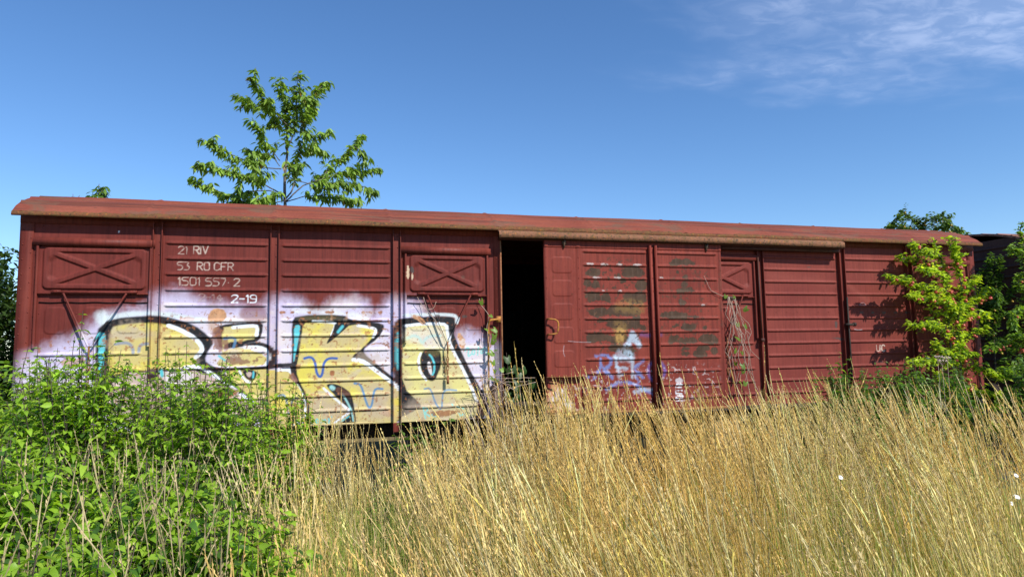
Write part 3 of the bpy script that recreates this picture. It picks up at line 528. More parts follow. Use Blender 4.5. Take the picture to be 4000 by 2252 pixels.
('S', '-4464,2480 -4523,2480 -4523,2446 -4479,2446 -4464,2432 -4464,2409 -4479,2395 -4523,2395', 'stencil', 0.011, 0.004, 0.6, 0.004),
('S', '-4446,2480 -4387,2480 -4426,2395', 'stencil', 0.011, 0.004, 0.6, 0.004),
('S', '-4369,2432 -4365,2432', 'stencil', 0.011, 0.004, 0.6, 0.004),
('S', '-4309,2466 -4294,2480 -4265,2480 -4250,2466 -4250,2452 -4309,2395', 'stencil', 0.011, 0.004, 0.6, 0.004),
('S', '-4309,2395 -4250,2395', 'stencil', 0.011, 0.004, 0.6, 0.004),
('S', '-4665,2292 -4650,2305 -4621,2305 -4607,2292 -4607,2280 -4665,2230', 'stencil', 0.011, 0.004, 0.3, 0.004),
('S', '-4665,2230 -4607,2230', 'stencil', 0.011, 0.004, 0.3, 0.004),
('S', '-4589,2268 -4545,2268', 'stencil', 0.011, 0.004, 0.3, 0.004),
('S', '-4525,2292 -4510,2305 -4510,2230', 'stencil', 0.011, 0.004, 0.3, 0.004),
('S', '-4445,2230 -4445,2305 -4488,2255 -4430,2255', 'stencil', 0.011, 0.004, 0.3, 0.004),
('S', '-4330,2281 -4314,2295 -4281,2295 -4265,2281 -4265,2267 -4330,2210', 'white', 0.011, 0.004, 0.95, 0.004),
('S', '-4330,2210 -4265,2210', 'white', 0.011, 0.004, 0.95, 0.004),
('S', '-4246,2252 -4197,2252', 'white', 0.011, 0.004, 0.95, 0.004),
('S', '-4175,2281 -4159,2295 -4159,2210', 'white', 0.011, 0.004, 0.95, 0.004),
('S', '-4070,2252 -4119,2252 -4135,2267 -4135,2281 -4119,2295 -4086,2295 -4070,2281 -4070,2224 -4086,2210 -4135,2210', 'white', 0.011, 0.004, 0.95, 0.004),
('S', '4432,1608 4432,1535 4445,1520 4472,1520 4485,1535 4485,1608', 'stencil', 0.011, 0.004, 0.8, 0.004),
('S', '4504,1520 4504,1608', 'stencil', 0.011, 0.004, 0.8, 0.004),
('S', '4578,1593 4565,1608 4538,1608 4525,1593 4525,1535 4538,1520 4565,1520 4578,1535', 'stencil', 0.011, 0.004, 0.8, 0.004),
('P', '3720,1962 3777,1962 3770,1868 3731,1852 3721,1915', 'bare', 0.004, 0.9, 0.008),
('P', '3589,1721 3759,1735 3852,1710 3831,1679 3738,1708', 'bare', 0.004, 0.8, 0.006),
('P', '3311,2744 3376,2745 3365,2725 3318,2724', 'bare', 0.004, 0.8, 0.004),
('S', '4044,1842 4101,1830 4179,1836', 'white', 0.0057, 0.004, 0.6, 0),
('S', '4169,2191 4241,2240 4305,2192 4170,2196', 'white', 0.0043, 0.004, 0.35, 0),
('P', '4179,2096 4241,2100 4243,2071 4184,2068', 'bare', 0.004, 0.8, 0.01),
('P', '4374,2095 4437,2100 4438,2071 4379,2068', 'bare', 0.004, 0.8, 0.01),
('P', '4571,2095 4635,2100 4636,2071 4576,2068', 'bare', 0.004, 0.8, 0.01),
('P', '4780,2095 4845,2099 4846,2070 4785,2067', 'bare', 0.004, 0.8, 0.01),
('P', '4991,2094 5057,2099 5058,2070 4997,2067', 'bare', 0.004, 0.8, 0.01),
('P', '4393,1382 4540,1378 4537,1347 4390,1350', 'bare', 0.003, 0.6, 0.01),
('S', '3992,2502 4173,2360 4340,2248', 'ltred', 0.057, 0.05, 0.4, 0.02),
('S', '2664,2613 3131,2556 3781,2500', 'ltred', 0.0855, 0.06, 0.3, 0.03),
]
DOOR_PAINT=[
('P', '-169,2595 -118,2653 29,2655 77,2599 50,2542 -146,2539', 'peel', 0.003, 1, 0.02),
('P', '371,2610 439,2683 637,2687 700,2615 664,2542 401,2539', 'peel', 0.003, 1, 0.02),
('P', '236,2562 257,2588 315,2589 334,2564 323,2538 245,2537', 'peel', 0.003, 1, 0.02),
('P', '-173,2463 -151,2499 -90,2499 -70,2464 -82,2428 -164,2428', 'peel', 0.003, 1, 0.02),
('P', '-62,2447 -36,2500 35,2501 57,2448 43,2394 -52,2394', 'peel', 0.003, 1, 0.02),
('P', '547,2446 583,2507 685,2508 717,2447 697,2386 561,2385', 'peel', 0.003, 1, 0.02),
('P', '-142,2271 -97,2335 32,2336 73,2272 50,2209 -122,2208', 'peel', 0.003, 1, 0.02),
('P', '37,2271 71,2333 165,2334 194,2271 176,2209 51,2209', 'peel', 0.003, 1, 0.02),
('P', '363,2279 393,2338 475,2338 500,2280 484,2221 375,2221', 'peel', 0.003, 1, 0.02),
('P', '463,2273 513,2339 656,2340 702,2274 675,2207 484,2207', 'peel', 0.003, 1, 0.02),
('P', '-118,2089 -61,2145 104,2145 157,2088 128,2032 -92,2033', 'peel', 0.003, 1, 0.02),
('P', '122,2104 222,2173 519,2173 617,2104 564,2035 168,2036', 'peel', 0.003, 1, 0.02),
('P', '12,1978 62,2006 211,2005 259,1976 233,1948 36,1949', 'peel', 0.003, 1, 0.02),
('P', '86,1939 189,2005 494,2004 595,1936 540,1869 134,1872', 'peel', 0.003, 1, 0.02),
('P', '466,1954 495,2039 573,2039 595,1953 579,1868 475,1869', 'peel', 0.003, 1, 0.02),
('P', '-157,1769 -98,1834 75,1832 131,1765 100,1700 -131,1703', 'peel', 0.003, 1, 0.02),
('P', '95,1759 173,1818 404,1815 480,1754 438,1695 131,1699', 'peel', 0.003, 1, 0.02),
('P', '105,1631 153,1666 292,1664 337,1627 313,1593 127,1596', 'peel', 0.003, 1, 0.02),
('P', '315,1593 352,1663 456,1661 488,1590 468,1520 329,1523', 'peel', 0.003, 1, 0.02),
('P', '1016,2738 1100,2775 1347,2780 1429,2745 1385,2708 1055,2703', 'peel', 0.003, 1, 0.02),
('P', '1139,2611 1151,2637 1184,2638 1194,2612 1187,2585 1143,2585', 'peel', 0.003, 1, 0.02),
('P', '1204,2452 1225,2486 1282,2486 1300,2453 1288,2419 1212,2419', 'peel', 0.003, 1, 0.02),
('P', '1136,2374 1189,2410 1344,2411 1394,2376 1366,2340 1160,2338', 'peel', 0.003, 1, 0.02),
('P', '1153,2216 1178,2253 1250,2254 1272,2217 1258,2180 1163,2180', 'peel', 0.003, 1, 0.02),
('P', '882,2053 966,2095 1215,2095 1296,2052 1252,2009 922,2011', 'peel', 0.003, 1, 0.02),
('P', '1297,2030 1330,2051 1427,2051 1458,2030 1441,2009 1312,2009', 'peel', 0.003, 1, 0.02),
('P', '1034,1905 1061,1937 1137,1937 1160,1904 1146,1871 1045,1872', 'peel', 0.003, 1, 0.02),
('P', '1169,1893 1219,1936 1364,1935 1410,1891 1384,1847 1191,1849', 'peel', 0.003, 1, 0.02),
('P', '1485,1887 1506,1927 1564,1927 1582,1886 1570,1846 1492,1846', 'peel', 0.003, 1, 0.02),
('P', '987,1729 1020,1781 1115,1780 1144,1727 1126,1675 1000,1677', 'peel', 0.003, 1, 0.02),
('P', '1105,1710 1176,1743 1388,1741 1458,1705 1420,1671 1138,1675', 'peel', 0.003, 1, 0.02),
('P', '1404,1738 1474,1804 1675,1802 1739,1734 1701,1667 1434,1671', 'peel', 0.003, 1, 0.02),
('P', '1148,1609 1176,1636 1257,1635 1283,1607 1268,1579 1160,1581', 'peel', 0.003, 1, 0.02),
('P', '1169,1547 1199,1579 1285,1577 1312,1544 1296,1511 1182,1514', 'peel', 0.003, 1, 0.02),
('P', '1346,1543 1390,1590 1516,1588 1555,1539 1532,1492 1364,1496', 'peel', 0.003, 1, 0.02),
('P', '1591,1571 1621,1615 1704,1613 1730,1569 1713,1525 1603,1527', 'peel', 0.003, 1, 0.02),
('P', '1390,1614 1433,1654 1560,1652 1600,1611 1577,1571 1408,1574', 'peel', 0.003, 1, 0.02),
('P', '556,1897 577,1926 636,1926 655,1897 644,1868 565,1868', 'peel', 0.003, 1, 0.02),
('P', '348,2486 362,2505 403,2505 416,2487 408,2468 354,2468', 'peel', 0.003, 1, 0.02),
('P', '1233,2558 1249,2581 1292,2581 1305,2559 1297,2536 1239,2535', 'peel', 0.003, 1, 0.02),
('P', '232,2162 324,2253 592,2254 678,2162 630,2070 273,2071', 'rustyellow', 0.03, 0.25, 0.04),
('P', '191,1841 241,1973 378,1972 418,1839 391,1707 209,1709', 'rustyellow', 0.03, 0.25, 0.04),
('P', '234,1789 265,1875 347,1874 371,1787 354,1700 245,1702', 'rustyellow', 0.02, 0.7, 0.03),
('P', '-133,2704 -111,2719 -48,2720 -28,2706 -39,2692 -123,2691', 'grey', 0.004, 0.8, 0.01),
('P', '62,2701 85,2715 153,2717 176,2703 164,2689 73,2687', 'grey', 0.004, 0.8, 0.01),
('P', '282,2702 301,2717 357,2718 374,2704 365,2689 291,2688', 'grey', 0.004, 0.8, 0.01),
('P', '513,2702 542,2717 626,2718 654,2704 639,2690 527,2688', 'grey', 0.004, 0.8, 0.01),
('P', '-56,2528 -29,2538 52,2539 79,2530 65,2521 -43,2520', 'grey', 0.004, 0.8, 0.01),
('P', '231,2532 252,2541 316,2542 337,2533 326,2524 241,2523', 'grey', 0.004, 0.8, 0.01),
('P', '301,2364 310,2373 338,2373 347,2364 342,2356 305,2356', 'grey', 0.004, 0.8, 0.01),
('P', '73,2363 81,2371 104,2371 111,2363 107,2354 77,2354', 'grey', 0.004, 0.8, 0.01),
('P', '899,2540 909,2550 938,2550 947,2541 942,2532 903,2531', 'grey', 0.004, 0.8, 0.01),
('P', '1479,2182 1492,2192 1532,2192 1544,2182 1537,2173 1485,2173', 'grey', 0.004, 0.8, 0.01),
('P', '434,1846 511,1845 611,1648 563,1620 475,1719 441,1636 335,1652 414,1734', 'ltblue', 0.02, 0.75, 0.015),
('P', '240,1532 291,1607 437,1605 483,1528 456,1452 261,1456', 'ltblue', 0.03, 0.5, 0.03),
('S', '-29,1530 46,1546 150,1527 177,1444 130,1390 55,1378 127,1308 185,1262', 'tagblue', 0.0371, 0.018, 0.62, 0.016),
('S', '22,1502 26,1406 -6,1339', 'tagblue', 0.0371, 0.018, 0.62, 0.016),
('S', '217,1526 251,1428 268,1263 314,1289', 'ltblue', 0.0371, 0.018, 0.62, 0.016),
('S', '239,1511 360,1495', 'ltblue', 0.0371, 0.018, 0.62, 0.016),
('S', '250,1387 385,1370', 'ltblue', 0.0371, 0.018, 0.62, 0.016),
('S', '438,1563 471,1424 457,1258', 'ltblue', 0.0371, 0.018, 0.62, 0.016),
('S', '619,1462 477,1368 536,1311 602,1254', 'tagblue', 0.0371, 0.018, 0.62, 0.016),
('S', '-155,1281 -148,1274', 'tagblue', 0.0371, 0.018, 0.62, 0.016),
('S', '-70,1270 -64,1264', 'tagblue', 0.0371, 0.018, 0.62, 0.016),
('S', '105,1117 182,1169 318,1204 454,1189 574,1116 740,1027', 'tagblue', 0.0371, 0.018, 0.62, 0.016),
('S', '480,1071 604,1094 743,1097', 'ltblue', 0.0371, 0.018, 0.62, 0.016),
('S', '503,1270 547,1200', 'tagblue', 0.0371, 0.018, 0.62, 0.016),
('S', '805,1458 710,1418 675,1321 717,1223 793,1193 905,1245 926,1357 867,1443 805,1458', 'deepblue', 0.0371, 0.02, 0.6, 0.006),
('S', '601,1798 725,1783 882,1796', 'deepblue', 0.0428, 0.03, 0.35, 0.006),
('P', '-661,1235 -519,1204 -494,1070 -269,901 -270,854 -671,851', 'rustlight', 0.02, 0.85, 0.05),
('P', '-521,1124 -324,984 -270,861 -471,869', 'white', 0.03, 0.6, 0.05),
('S', '1074,1149 1161,1144', 'white', 0.0171, 0.006, 0.85, 0.012),
('S', '1064,1112 1151,1106', 'white', 0.0171, 0.006, 0.85, 0.012),
('S', '1075,1072 1162,1066', 'white', 0.0171, 0.006, 0.85, 0.012),
('S', '1067,1033 1154,1027', 'white', 0.0171, 0.006, 0.85, 0.012),
('S', '1075,1002 1162,996', 'white', 0.0171, 0.006, 0.85, 0.012),
('S', '1061,971 1148,966', 'white', 0.0171, 0.006, 0.85, 0.012),
('S', '1066,939 1152,933', 'white', 0.0171, 0.006, 0.85, 0.012),
('S', '1070,1142 1065,960', 'white', 0.0128, 0.006, 0.8, 0.012),
('P', '1076,1198 1096,1226 1154,1224 1171,1196 1160,1168 1084,1170', 'white', 0.01, 0.5, 0.02),
('P', '-637,1048 -509,1057 -511,991 -639,989', 'pale', 0.02, 0.6, 0.03),
('P', '1781,2568 1805,2792 1840,2792 1840,2569 1821,2347 1775,2347', 'rustdark', 0.01, 0.4, 0.03),
('P', '1776,2170 1789,2229 1819,2229 1826,2170 1818,2111 1778,2111', 'rustdark', 0.01, 0.4, 0.03),
('P', '1797,1943 1809,1979 1839,1979 1847,1943 1840,1906 1800,1906', 'rustdark', 0.01, 0.4, 0.03),
('S', '-404,1728 -244,1712 -97,1710', 'white', 0.0057, 0.004, 0.4, 0),
('S', '-456,1674 -473,1593 -453,1539', 'white', 0.0071, 0.005, 0.35, 0),
('S', '-170,2841 700,2841', 'grime', 0.009, 0.005, 0.6, 0),
('S', '-170,2670 700,2670', 'grime', 0.009, 0.005, 0.6, 0),
('S', '-170,2498 700,2498', 'grime', 0.009, 0.005, 0.6, 0),
('S', '-170,2327 700,2327', 'grime', 0.009, 0.005, 0.6, 0),
('S', '-170,2155 700,2155', 'grime', 0.009, 0.005, 0.6, 0),
('S', '-170,1983 700,1983', 'grime', 0.009, 0.005, 0.6, 0),
('S', '-170,1812 700,1812', 'grime', 0.009, 0.005, 0.6, 0),
('S', '-170,1640 700,1640', 'grime', 0.009, 0.005, 0.6, 0),
('S', '-170,1469 700,1469', 'grime', 0.009, 0.005, 0.6, 0),
('S', '-170,1297 700,1297', 'grime', 0.009, 0.005, 0.6, 0),
('S', '-170,1125 700,1125', 'grime', 0.009, 0.005, 0.6, 0),
('S', '-170,954 700,954', 'grime', 0.009, 0.005, 0.6, 0),
('S', '850,2841 1750,2841', 'grime', 0.009, 0.005, 0.6, 0),
('S', '850,2670 1750,2670', 'grime', 0.009, 0.005, 0.6, 0),
('S', '850,2498 1750,2498', 'grime', 0.009, 0.005, 0.6, 0),
('S', '850,2327 1750,2327', 'grime', 0.009, 0.005, 0.6, 0),
('S', '850,2155 1750,2155', 'grime', 0.009, 0.005, 0.6, 0),
('S', '850,1983 1750,1983', 'grime', 0.009, 0.005, 0.6, 0),
('S', '850,1812 1750,1812', 'grime', 0.009, 0.005, 0.6, 0),
('S', '850,1640 1750,1640', 'grime', 0.009, 0.005, 0.6, 0),
('S', '850,1469 1750,1469', 'grime', 0.009, 0.005, 0.6, 0),
('S', '850,1297 1750,1297', 'grime', 0.009, 0.005, 0.6, 0),
('S', '850,1125 1750,1125', 'grime', 0.009, 0.005, 0.6, 0),
('S', '850,954 1750,954', 'grime', 0.009, 0.005, 0.6, 0),
('P', '-150,2800 700,2800 700,1500 -150,1500', 'chip', 0.05, 0.9, 0),
('P', '860,2750 1740,2750 1740,1600 860,1600', 'chip', 0.05, 0.7, 0),
('P', '-660,1280 1700,1500 1700,860 -660,860', 'chipwhite', 0.08, 0.4, 0),
]
CHERRY=[(0.034,0.012,"-4037,4875,4155 -4046,4875,4404 -4058,4874,4653 -4059,4874,4954 -4021,4876,5362 -4030,4876,5768 -4052,4875,6052 -4071,4874,6296 -4102,4872,6519"),
(0.016,0.006,"-4047,4875,4514 -3940,4940,4695 -3889,5003,4936 -3914,5062,5238 -3824,5125,5552 -3751,5188,5806"),
(0.013,0.005,"-4023,4876,5483 -3920,4841,5724 -3878,4803,5959 -3864,4764,6191 -3869,4723,6544 -3834,4685,6921"),
(0.013,0.004,"-4057,4874,4573 -4261,4711,4644 -4465,4544,4709 -4731,4366,4765 -5001,4182,4795 -5275,3989,4837 -5393,3817,4845"),
(0.012,0.004,"-4076,4873,4572 -4336,4989,4687 -4624,5098,4680 -4965,5195,4606 -5237,5293,4697 -5510,5386,4828 -5800,5472,4935"),
(0.011,0.004,"-4129,4870,5070 -4381,4769,5048 -4590,4666,5086 -4829,4556,5138 -5044,4445,5207 -5220,4335,5296 -5407,4221,5360"),
(0.009,0.004,"-4149,4869,5129 -4294,5034,5360 -4495,5194,5415 -4700,5350,5500 -4851,5510,5622"),
(0.006,0.003,"-4036,4876,5788 -4203,4966,5948 -4305,5059,6055 -4180,5168,6144"),
(0.01,0.004,"-3905,4882,5861 -4042,4775,5896 -4241,4662,6063 -4418,4548,6226 -4520,4438,6412 -4575,4333,6561 -4534,4236,6720"),
(0.01,0.004,"-3896,4882,5903 -3750,5008,6206 -3619,5131,6472 -3524,5253,6697 -3416,5374,6916 -3305,5494,7096"),
(0.006,0.003,"-3910,4882,5513 -3685,5023,5540 -3513,5160,5583 -3295,5294,5574"),
(0.006,0.003,"-3894,4882,5800 -3719,4755,5771 -3508,4627,5673 -3244,4494,5720"),
(0.014,0.004,"-4028,4876,4465 -3754,5016,4804 -3527,5150,4952 -3292,5280,5188 -3090,5406,5427 -2883,5530,5671 -2670,5649,5942 -2579,5773,6167"),
(0.008,0.003,"-3542,4893,4865 -3233,5019,5017 -2994,5140,5167 -2687,5253,5215 -2288,5353,5340"),
(0.009,0.003,"-4016,4877,4957 -3867,4723,4825 -3480,4574,4728 -3106,4412,4726 -2736,4240,4663 -2409,4059,4517"),
(0.01,0.003,"-4028,4876,4455 -3670,4815,4557 -3195,4744,4582 -2908,4662,4496 -2680,4577,4446"),
(0.009,0.003,"-4150,4869,5230 -4310,4732,5400 -4411,4599,5511 -4528,4463,5674 -4589,4331,5800"),
(0.007,0.003,"-4058,4874,6051 -4206,4965,6154 -4384,5053,6274 -4656,5129,6362 -4854,5208,6478 -5052,5284,6594"),
(0.007,0.003,"-3877,4883,6213 -4009,4777,6286 -4098,4672,6341 -4150,4568,6518 -4128,4469,6721"),
(0.007,0.003,"-4034,4876,4956 -3892,4582,5005 -3663,4290,5084"),
(0.009,0.003,"-4075,4873,4472 -4335,5023,4444 -4737,5154,4496 -5138,5273,4495"),
(0.007,0.003,"-4066,4874,4492 -4217,4631,4509 -4377,4384,4425 -4493,4140,4288"),
(0.006,0.003,"-3782,4887,5913 -3635,5091,6161 -3621,5291,6403 -3524,5493,6440"),
(0.005,0.003,"-3779,4887,5687 -3728,4989,5993 -3694,5090,6239"),
(0.006,0.003,"-3827,4885,6549 -3685,4640,6364 -3511,4393,6266"),
(0.006,0.003,"-2806,4883,5587 -2620,5008,5553 -2592,5140,5402 -2645,5276,5331"),
(0.006,0.003,"-4855,4805,5011 -4737,4684,5141 -4546,4570,5120 -4428,4447,5092"),
(0.006,0.003,"-4330,4856,6145 -4354,4654,6231 -4303,4457,6241"),
(0.006,0.003,"-4528,4839,4781 -4616,4965,4948 -4557,5105,5089 -4343,5256,5081")]
APPLE=[(0.028,0.022,"5607,-300,284 5627,-300,649 5610,-300,852 5542,-300,1020"),
(0.022,0.006,"5552,-300,982 5505,-286,1279 5498,-271,1652 5519,-257,2028 5502,-243,2408 5509,-229,2792 5431,-214,3061 5388,-200,3198"),
(0.018,0.005,"5610,-300,852 5593,-317,1240 5560,-333,1649 5603,-350,2022 5699,-367,2435 5623,-383,2811 5449,-400,3165"),
(0.012,0.004,"5465,-300,1651 5233,-347,1838 4860,-393,1857 4566,-440,1904"),
(0.01,0.003,"5437,-300,2402 5164,-330,2378 4770,-360,2465 4473,-390,2532 4258,-420,2569"),
(0.01,0.003,"5489,-300,2213 5133,-347,2246 4808,-393,2278 4603,-440,2309"),
(0.01,0.003,"5423,-300,2743 5216,-233,2786 5011,-167,2867 4776,-100,2891"),
(0.009,0.003,"5391,-300,2894 5012,-347,2917 4833,-393,3018 4744,-440,3082"),
(0.01,0.003,"5690,-300,2062 6034,-233,2258 6323,-167,2343 6470,-100,2468"),
(0.01,0.003,"5664,-300,1912 5824,-347,2022 5958,-393,1981 6041,-440,2016"),
(0.009,0.003,"5622,-300,1649 5828,-360,1758 5953,-420,1792 5947,-480,1753"),
(0.009,0.003,"5679,-300,2328 5960,-233,2489 6198,-167,2577 6336,-100,2645"),
(0.009,0.003,"5488,-300,1280 5220,-360,1396 4875,-420,1368 4496,-480,1359"),
(0.009,0.003,"5623,-300,1202 5776,-360,1274 5983,-420,1196 6235,-480,1080"),
(0.009,0.003,"5618,-300,833 5250,-373,923 4884,-447,832 4569,-520,708"),
(0.009,0.003,"5618,-300,833 5815,-373,904 6010,-447,864 6150,-520,790"),
(0.008,0.003,"5496,-300,2516 5198,-367,2655 4985,-433,2644 4823,-500,2670"),
(0.008,0.003,"5705,-300,2671 5602,-367,2889 5568,-433,3068 5476,-500,3149"),
(0.009,0.003,"5571,-300,1389 5306,-373,1468 5046,-447,1545 4930,-520,1654"),
(0.009,0.003,"5612,-300,649 5247,-347,595 4952,-393,470 4664,-440,347"),
(0.009,0.003,"5627,-300,649 5843,-360,571 5993,-420,424 6142,-480,277"),
(0.008,0.003,"5275,-300,809 5173,-370,1034 5021,-440,1221"),
(0.008,0.003,"5470,-300,2025 5312,-250,2029 5213,-200,2145"),
(0.008,0.003,"5467,-300,1950 5540,-390,2094 5260,-480,2199"),
(0.008,0.003,"5598,-300,1650 5664,-390,1462 5791,-480,1422")]
GAPTREE=[(0.02,0.004,"7288,500,521 7277,500,1143 7293,500,1771 7296,500,2279 7330,500,2835 7390,500,3117"),
(0.01,0.003,"7341,500,2194 7416,433,2615 7398,367,2947 7379,300,3044"),
(0.01,0.003,"7303,500,1856 7435,400,2187 7561,300,2475 7577,200,2550"),
(0.01,0.003,"7297,500,1561 7235,567,1986 7267,633,2289 7303,700,2642"),
(0.01,0.003,"7283,500,1435 7474,433,1683 7644,367,1974 7748,300,2181"),
(0.01,0.003,"7291,500,1268 7393,400,1350 7447,300,1514"),
(0.01,0.003,"7304,500,2109 7324,600,2416 7383,700,2861"),
(0.01,0.003,"7290,500,1018 7345,300,1104 7261,100,1232"),
(0.01,0.003,"7324,500,2535 7349,400,2398 7144,300,2180")]
EDGETREE=[(0.03,0.006,"6639,-600,448 6631,-600,1183 6573,-600,1930 6667,-600,2496 6647,-600,2954 6609,-600,3261 6676,-600,3398"),
(0.01,0.003,"6595,-600,1295 6315,-650,1559 6018,-700,1635 5711,-750,1567 5502,-800,1498"),
(0.01,0.003,"6644,-600,2306 6420,-667,2412 6295,-733,2515 6342,-800,2619"),
(0.01,0.003,"6689,-600,2878 6322,-750,2924 5986,-900,2948"),
(0.01,0.003,"6598,-600,1929 6335,-700,2073 6070,-800,1958 5895,-900,1775"),
(0.01,0.003,"6631,-600,1183 6219,-733,1269 5802,-867,1210 5454,-1000,1256"),
(0.01,0.003,"6635,-600,814 6128,-733,912 5711,-867,828 5302,-1000,715"),
(0.01,0.003,"6613,-600,1444 6293,-750,1667 5910,-900,1704"),
(0.01,0.003,"6658,-600,2420 7126,-450,2713 7486,-300,3100"),
(0.01,0.003,"6650,-600,1742 7132,-450,1935 7496,-300,2338")]
FARTREE=[(0.06,0.02,"9610,3766,1855 9628,3746,2992 9634,3740,3855 9614,3762,4149"),
(0.02,0.006,"9634,3740,3855 9638,3973,4306 9661,4182,4556 9675,4401,4662 9673,4634,4494 9705,4830,4346"),
(0.02,0.006,"9625,3750,4031 9512,3725,4255 9508,3581,4342 9531,3405,4366 9577,3201,4270 9584,3040,4072 9620,2843,3954"),
(0.02,0.006,"9623,3753,3973 9569,4056,4201 9485,4388,4349 9438,4673,4370"),
(0.02,0.006,"9636,3737,3913 9913,3577,4125 10173,3428,4077 10364,3356,3927"),
(0.015,0.005,"9614,3762,4149 9445,3724,4310 9272,3691,4356"),
(0.015,0.005,"9639,3735,3970 9590,3414,4142 9524,3110,4083"),
(0.012,0.005,"9428,3964,4503 9365,4031,4633 9310,4088,4583"),
(0.012,0.005,"9716,3649,4247 9807,3647,4453 9953,3581,4475 10090,3525,4294"),
(0.012,0.005,"9446,3944,4147 9423,4115,4325 9534,4143,4424"),
(0.012,0.005,"9704,3663,3960 9655,3866,4169 9660,4007,4165")]
TOPA=[(0.03,0.005,"-7028,4980,2061 -7079,4966,3388 -7123,4953,4285 -7133,4950,4465 -7132,4951,4656"),
(0.008,0.003,"-7117,4955,4331 -7041,4977,4453 -6987,4992,4518"),
(0.008,0.003,"-7117,4955,4331 -7204,4929,4434 -7218,4925,4523"),
(0.006,0.003,"-7124,4953,4421 -7081,4965,4562 -7046,4975,4621")]
TOPB=[(0.02,0.004,"-7264,4597,2051 -7351,4570,3757 -7383,4560,4188 -7396,4555,4373"),
(0.006,0.003,"-7374,4562,4232 -7444,4540,4289 -7485,4526,4315"),
(0.006,0.003,"-7374,4562,4232 -7326,4578,4325 -7303,4585,4363")]
# ------------------------------------------------------------------ paint on the wagon (graffiti, lettering, rust) as colours that belong to the surface
C_ = dict(lilac=(.56, .51, .68), pale=(.68, .62, .61), paleblue=(.60, .68, .70), white=(.74, .78, .82), black=(.016, .017, .020), cyan=(.10, .50, .56), aqua=(.33, .62, .60), aqua2=(.20, .62, .58),
          yellow=(.66, .56, .10), yellow2=(.60, .51, .17), yellow3=(.64, .58, .22), tan=(.46, .36, .27), pink=(.56, .42, .38), brown=(.22, .10, .075), olive=(.13, .11, .035), blue=(.055, .12, .36), blue2=(.10, .22, .38),
          rust=(.30, .12, .05), rustdark=(.10, .045, .03), rustlight=(.50, .26, .13), rustyellow=(.42, .25, .07), redpaint=(.17, .03, .025), ltred=(.30, .075, .055), cream=(.70, .55, .38), bare=(.075, .06, .055), stencil=(.62, .50, .42),
          peel=(.060, .034, .020), grey=(.38, .33, .31), ltblue=(.42, .55, .66), tagblue=(.13, .27, .60), deepblue=(.09, .10, .38))
def seg_dist(X, Z, a, b):
    dx, dz = b[0]-a[0], b[1]-a[1]; L2 = dx*dx+dz*dz+1e-12
    t = np.clip(((X-a[0])*dx+(Z-a[1])*dz)/L2, 0, 1); return np.hypot(X-a[0]-t*dx, Z-a[1]-t*dz)
def smooth_poly(p):
    o = []
    n = len(p)
    for i in range(n):
        a, b = p[i], p[(i+1) % n]; o += [(a[0]*.75+b[0]*.25, a[1]*.75+b[1]*.25), (a[0]*.25+b[0]*.75, a[1]*.25+b[1]*.75)]
    return o
def smooth_line(p):
    if len(p) < 3: return p
    o = [p[0]]
    for a, b in zip(p[:-1], p[1:]): o += [(a[0]*.75+b[0]*.25, a[1]*.75+b[1]*.25), (a[0]*.25+b[0]*.75, a[1]*.25+b[1]*.75)]
    return o + [p[-1]]
def parse(D):
    out_ = []
    for e in D:
        pts = [tuple(int(q)/1000 for q in s.split(',')) for s in e[1].split()]
        out_.append((e[0], pts)+tuple(e[2:]))
    return out_
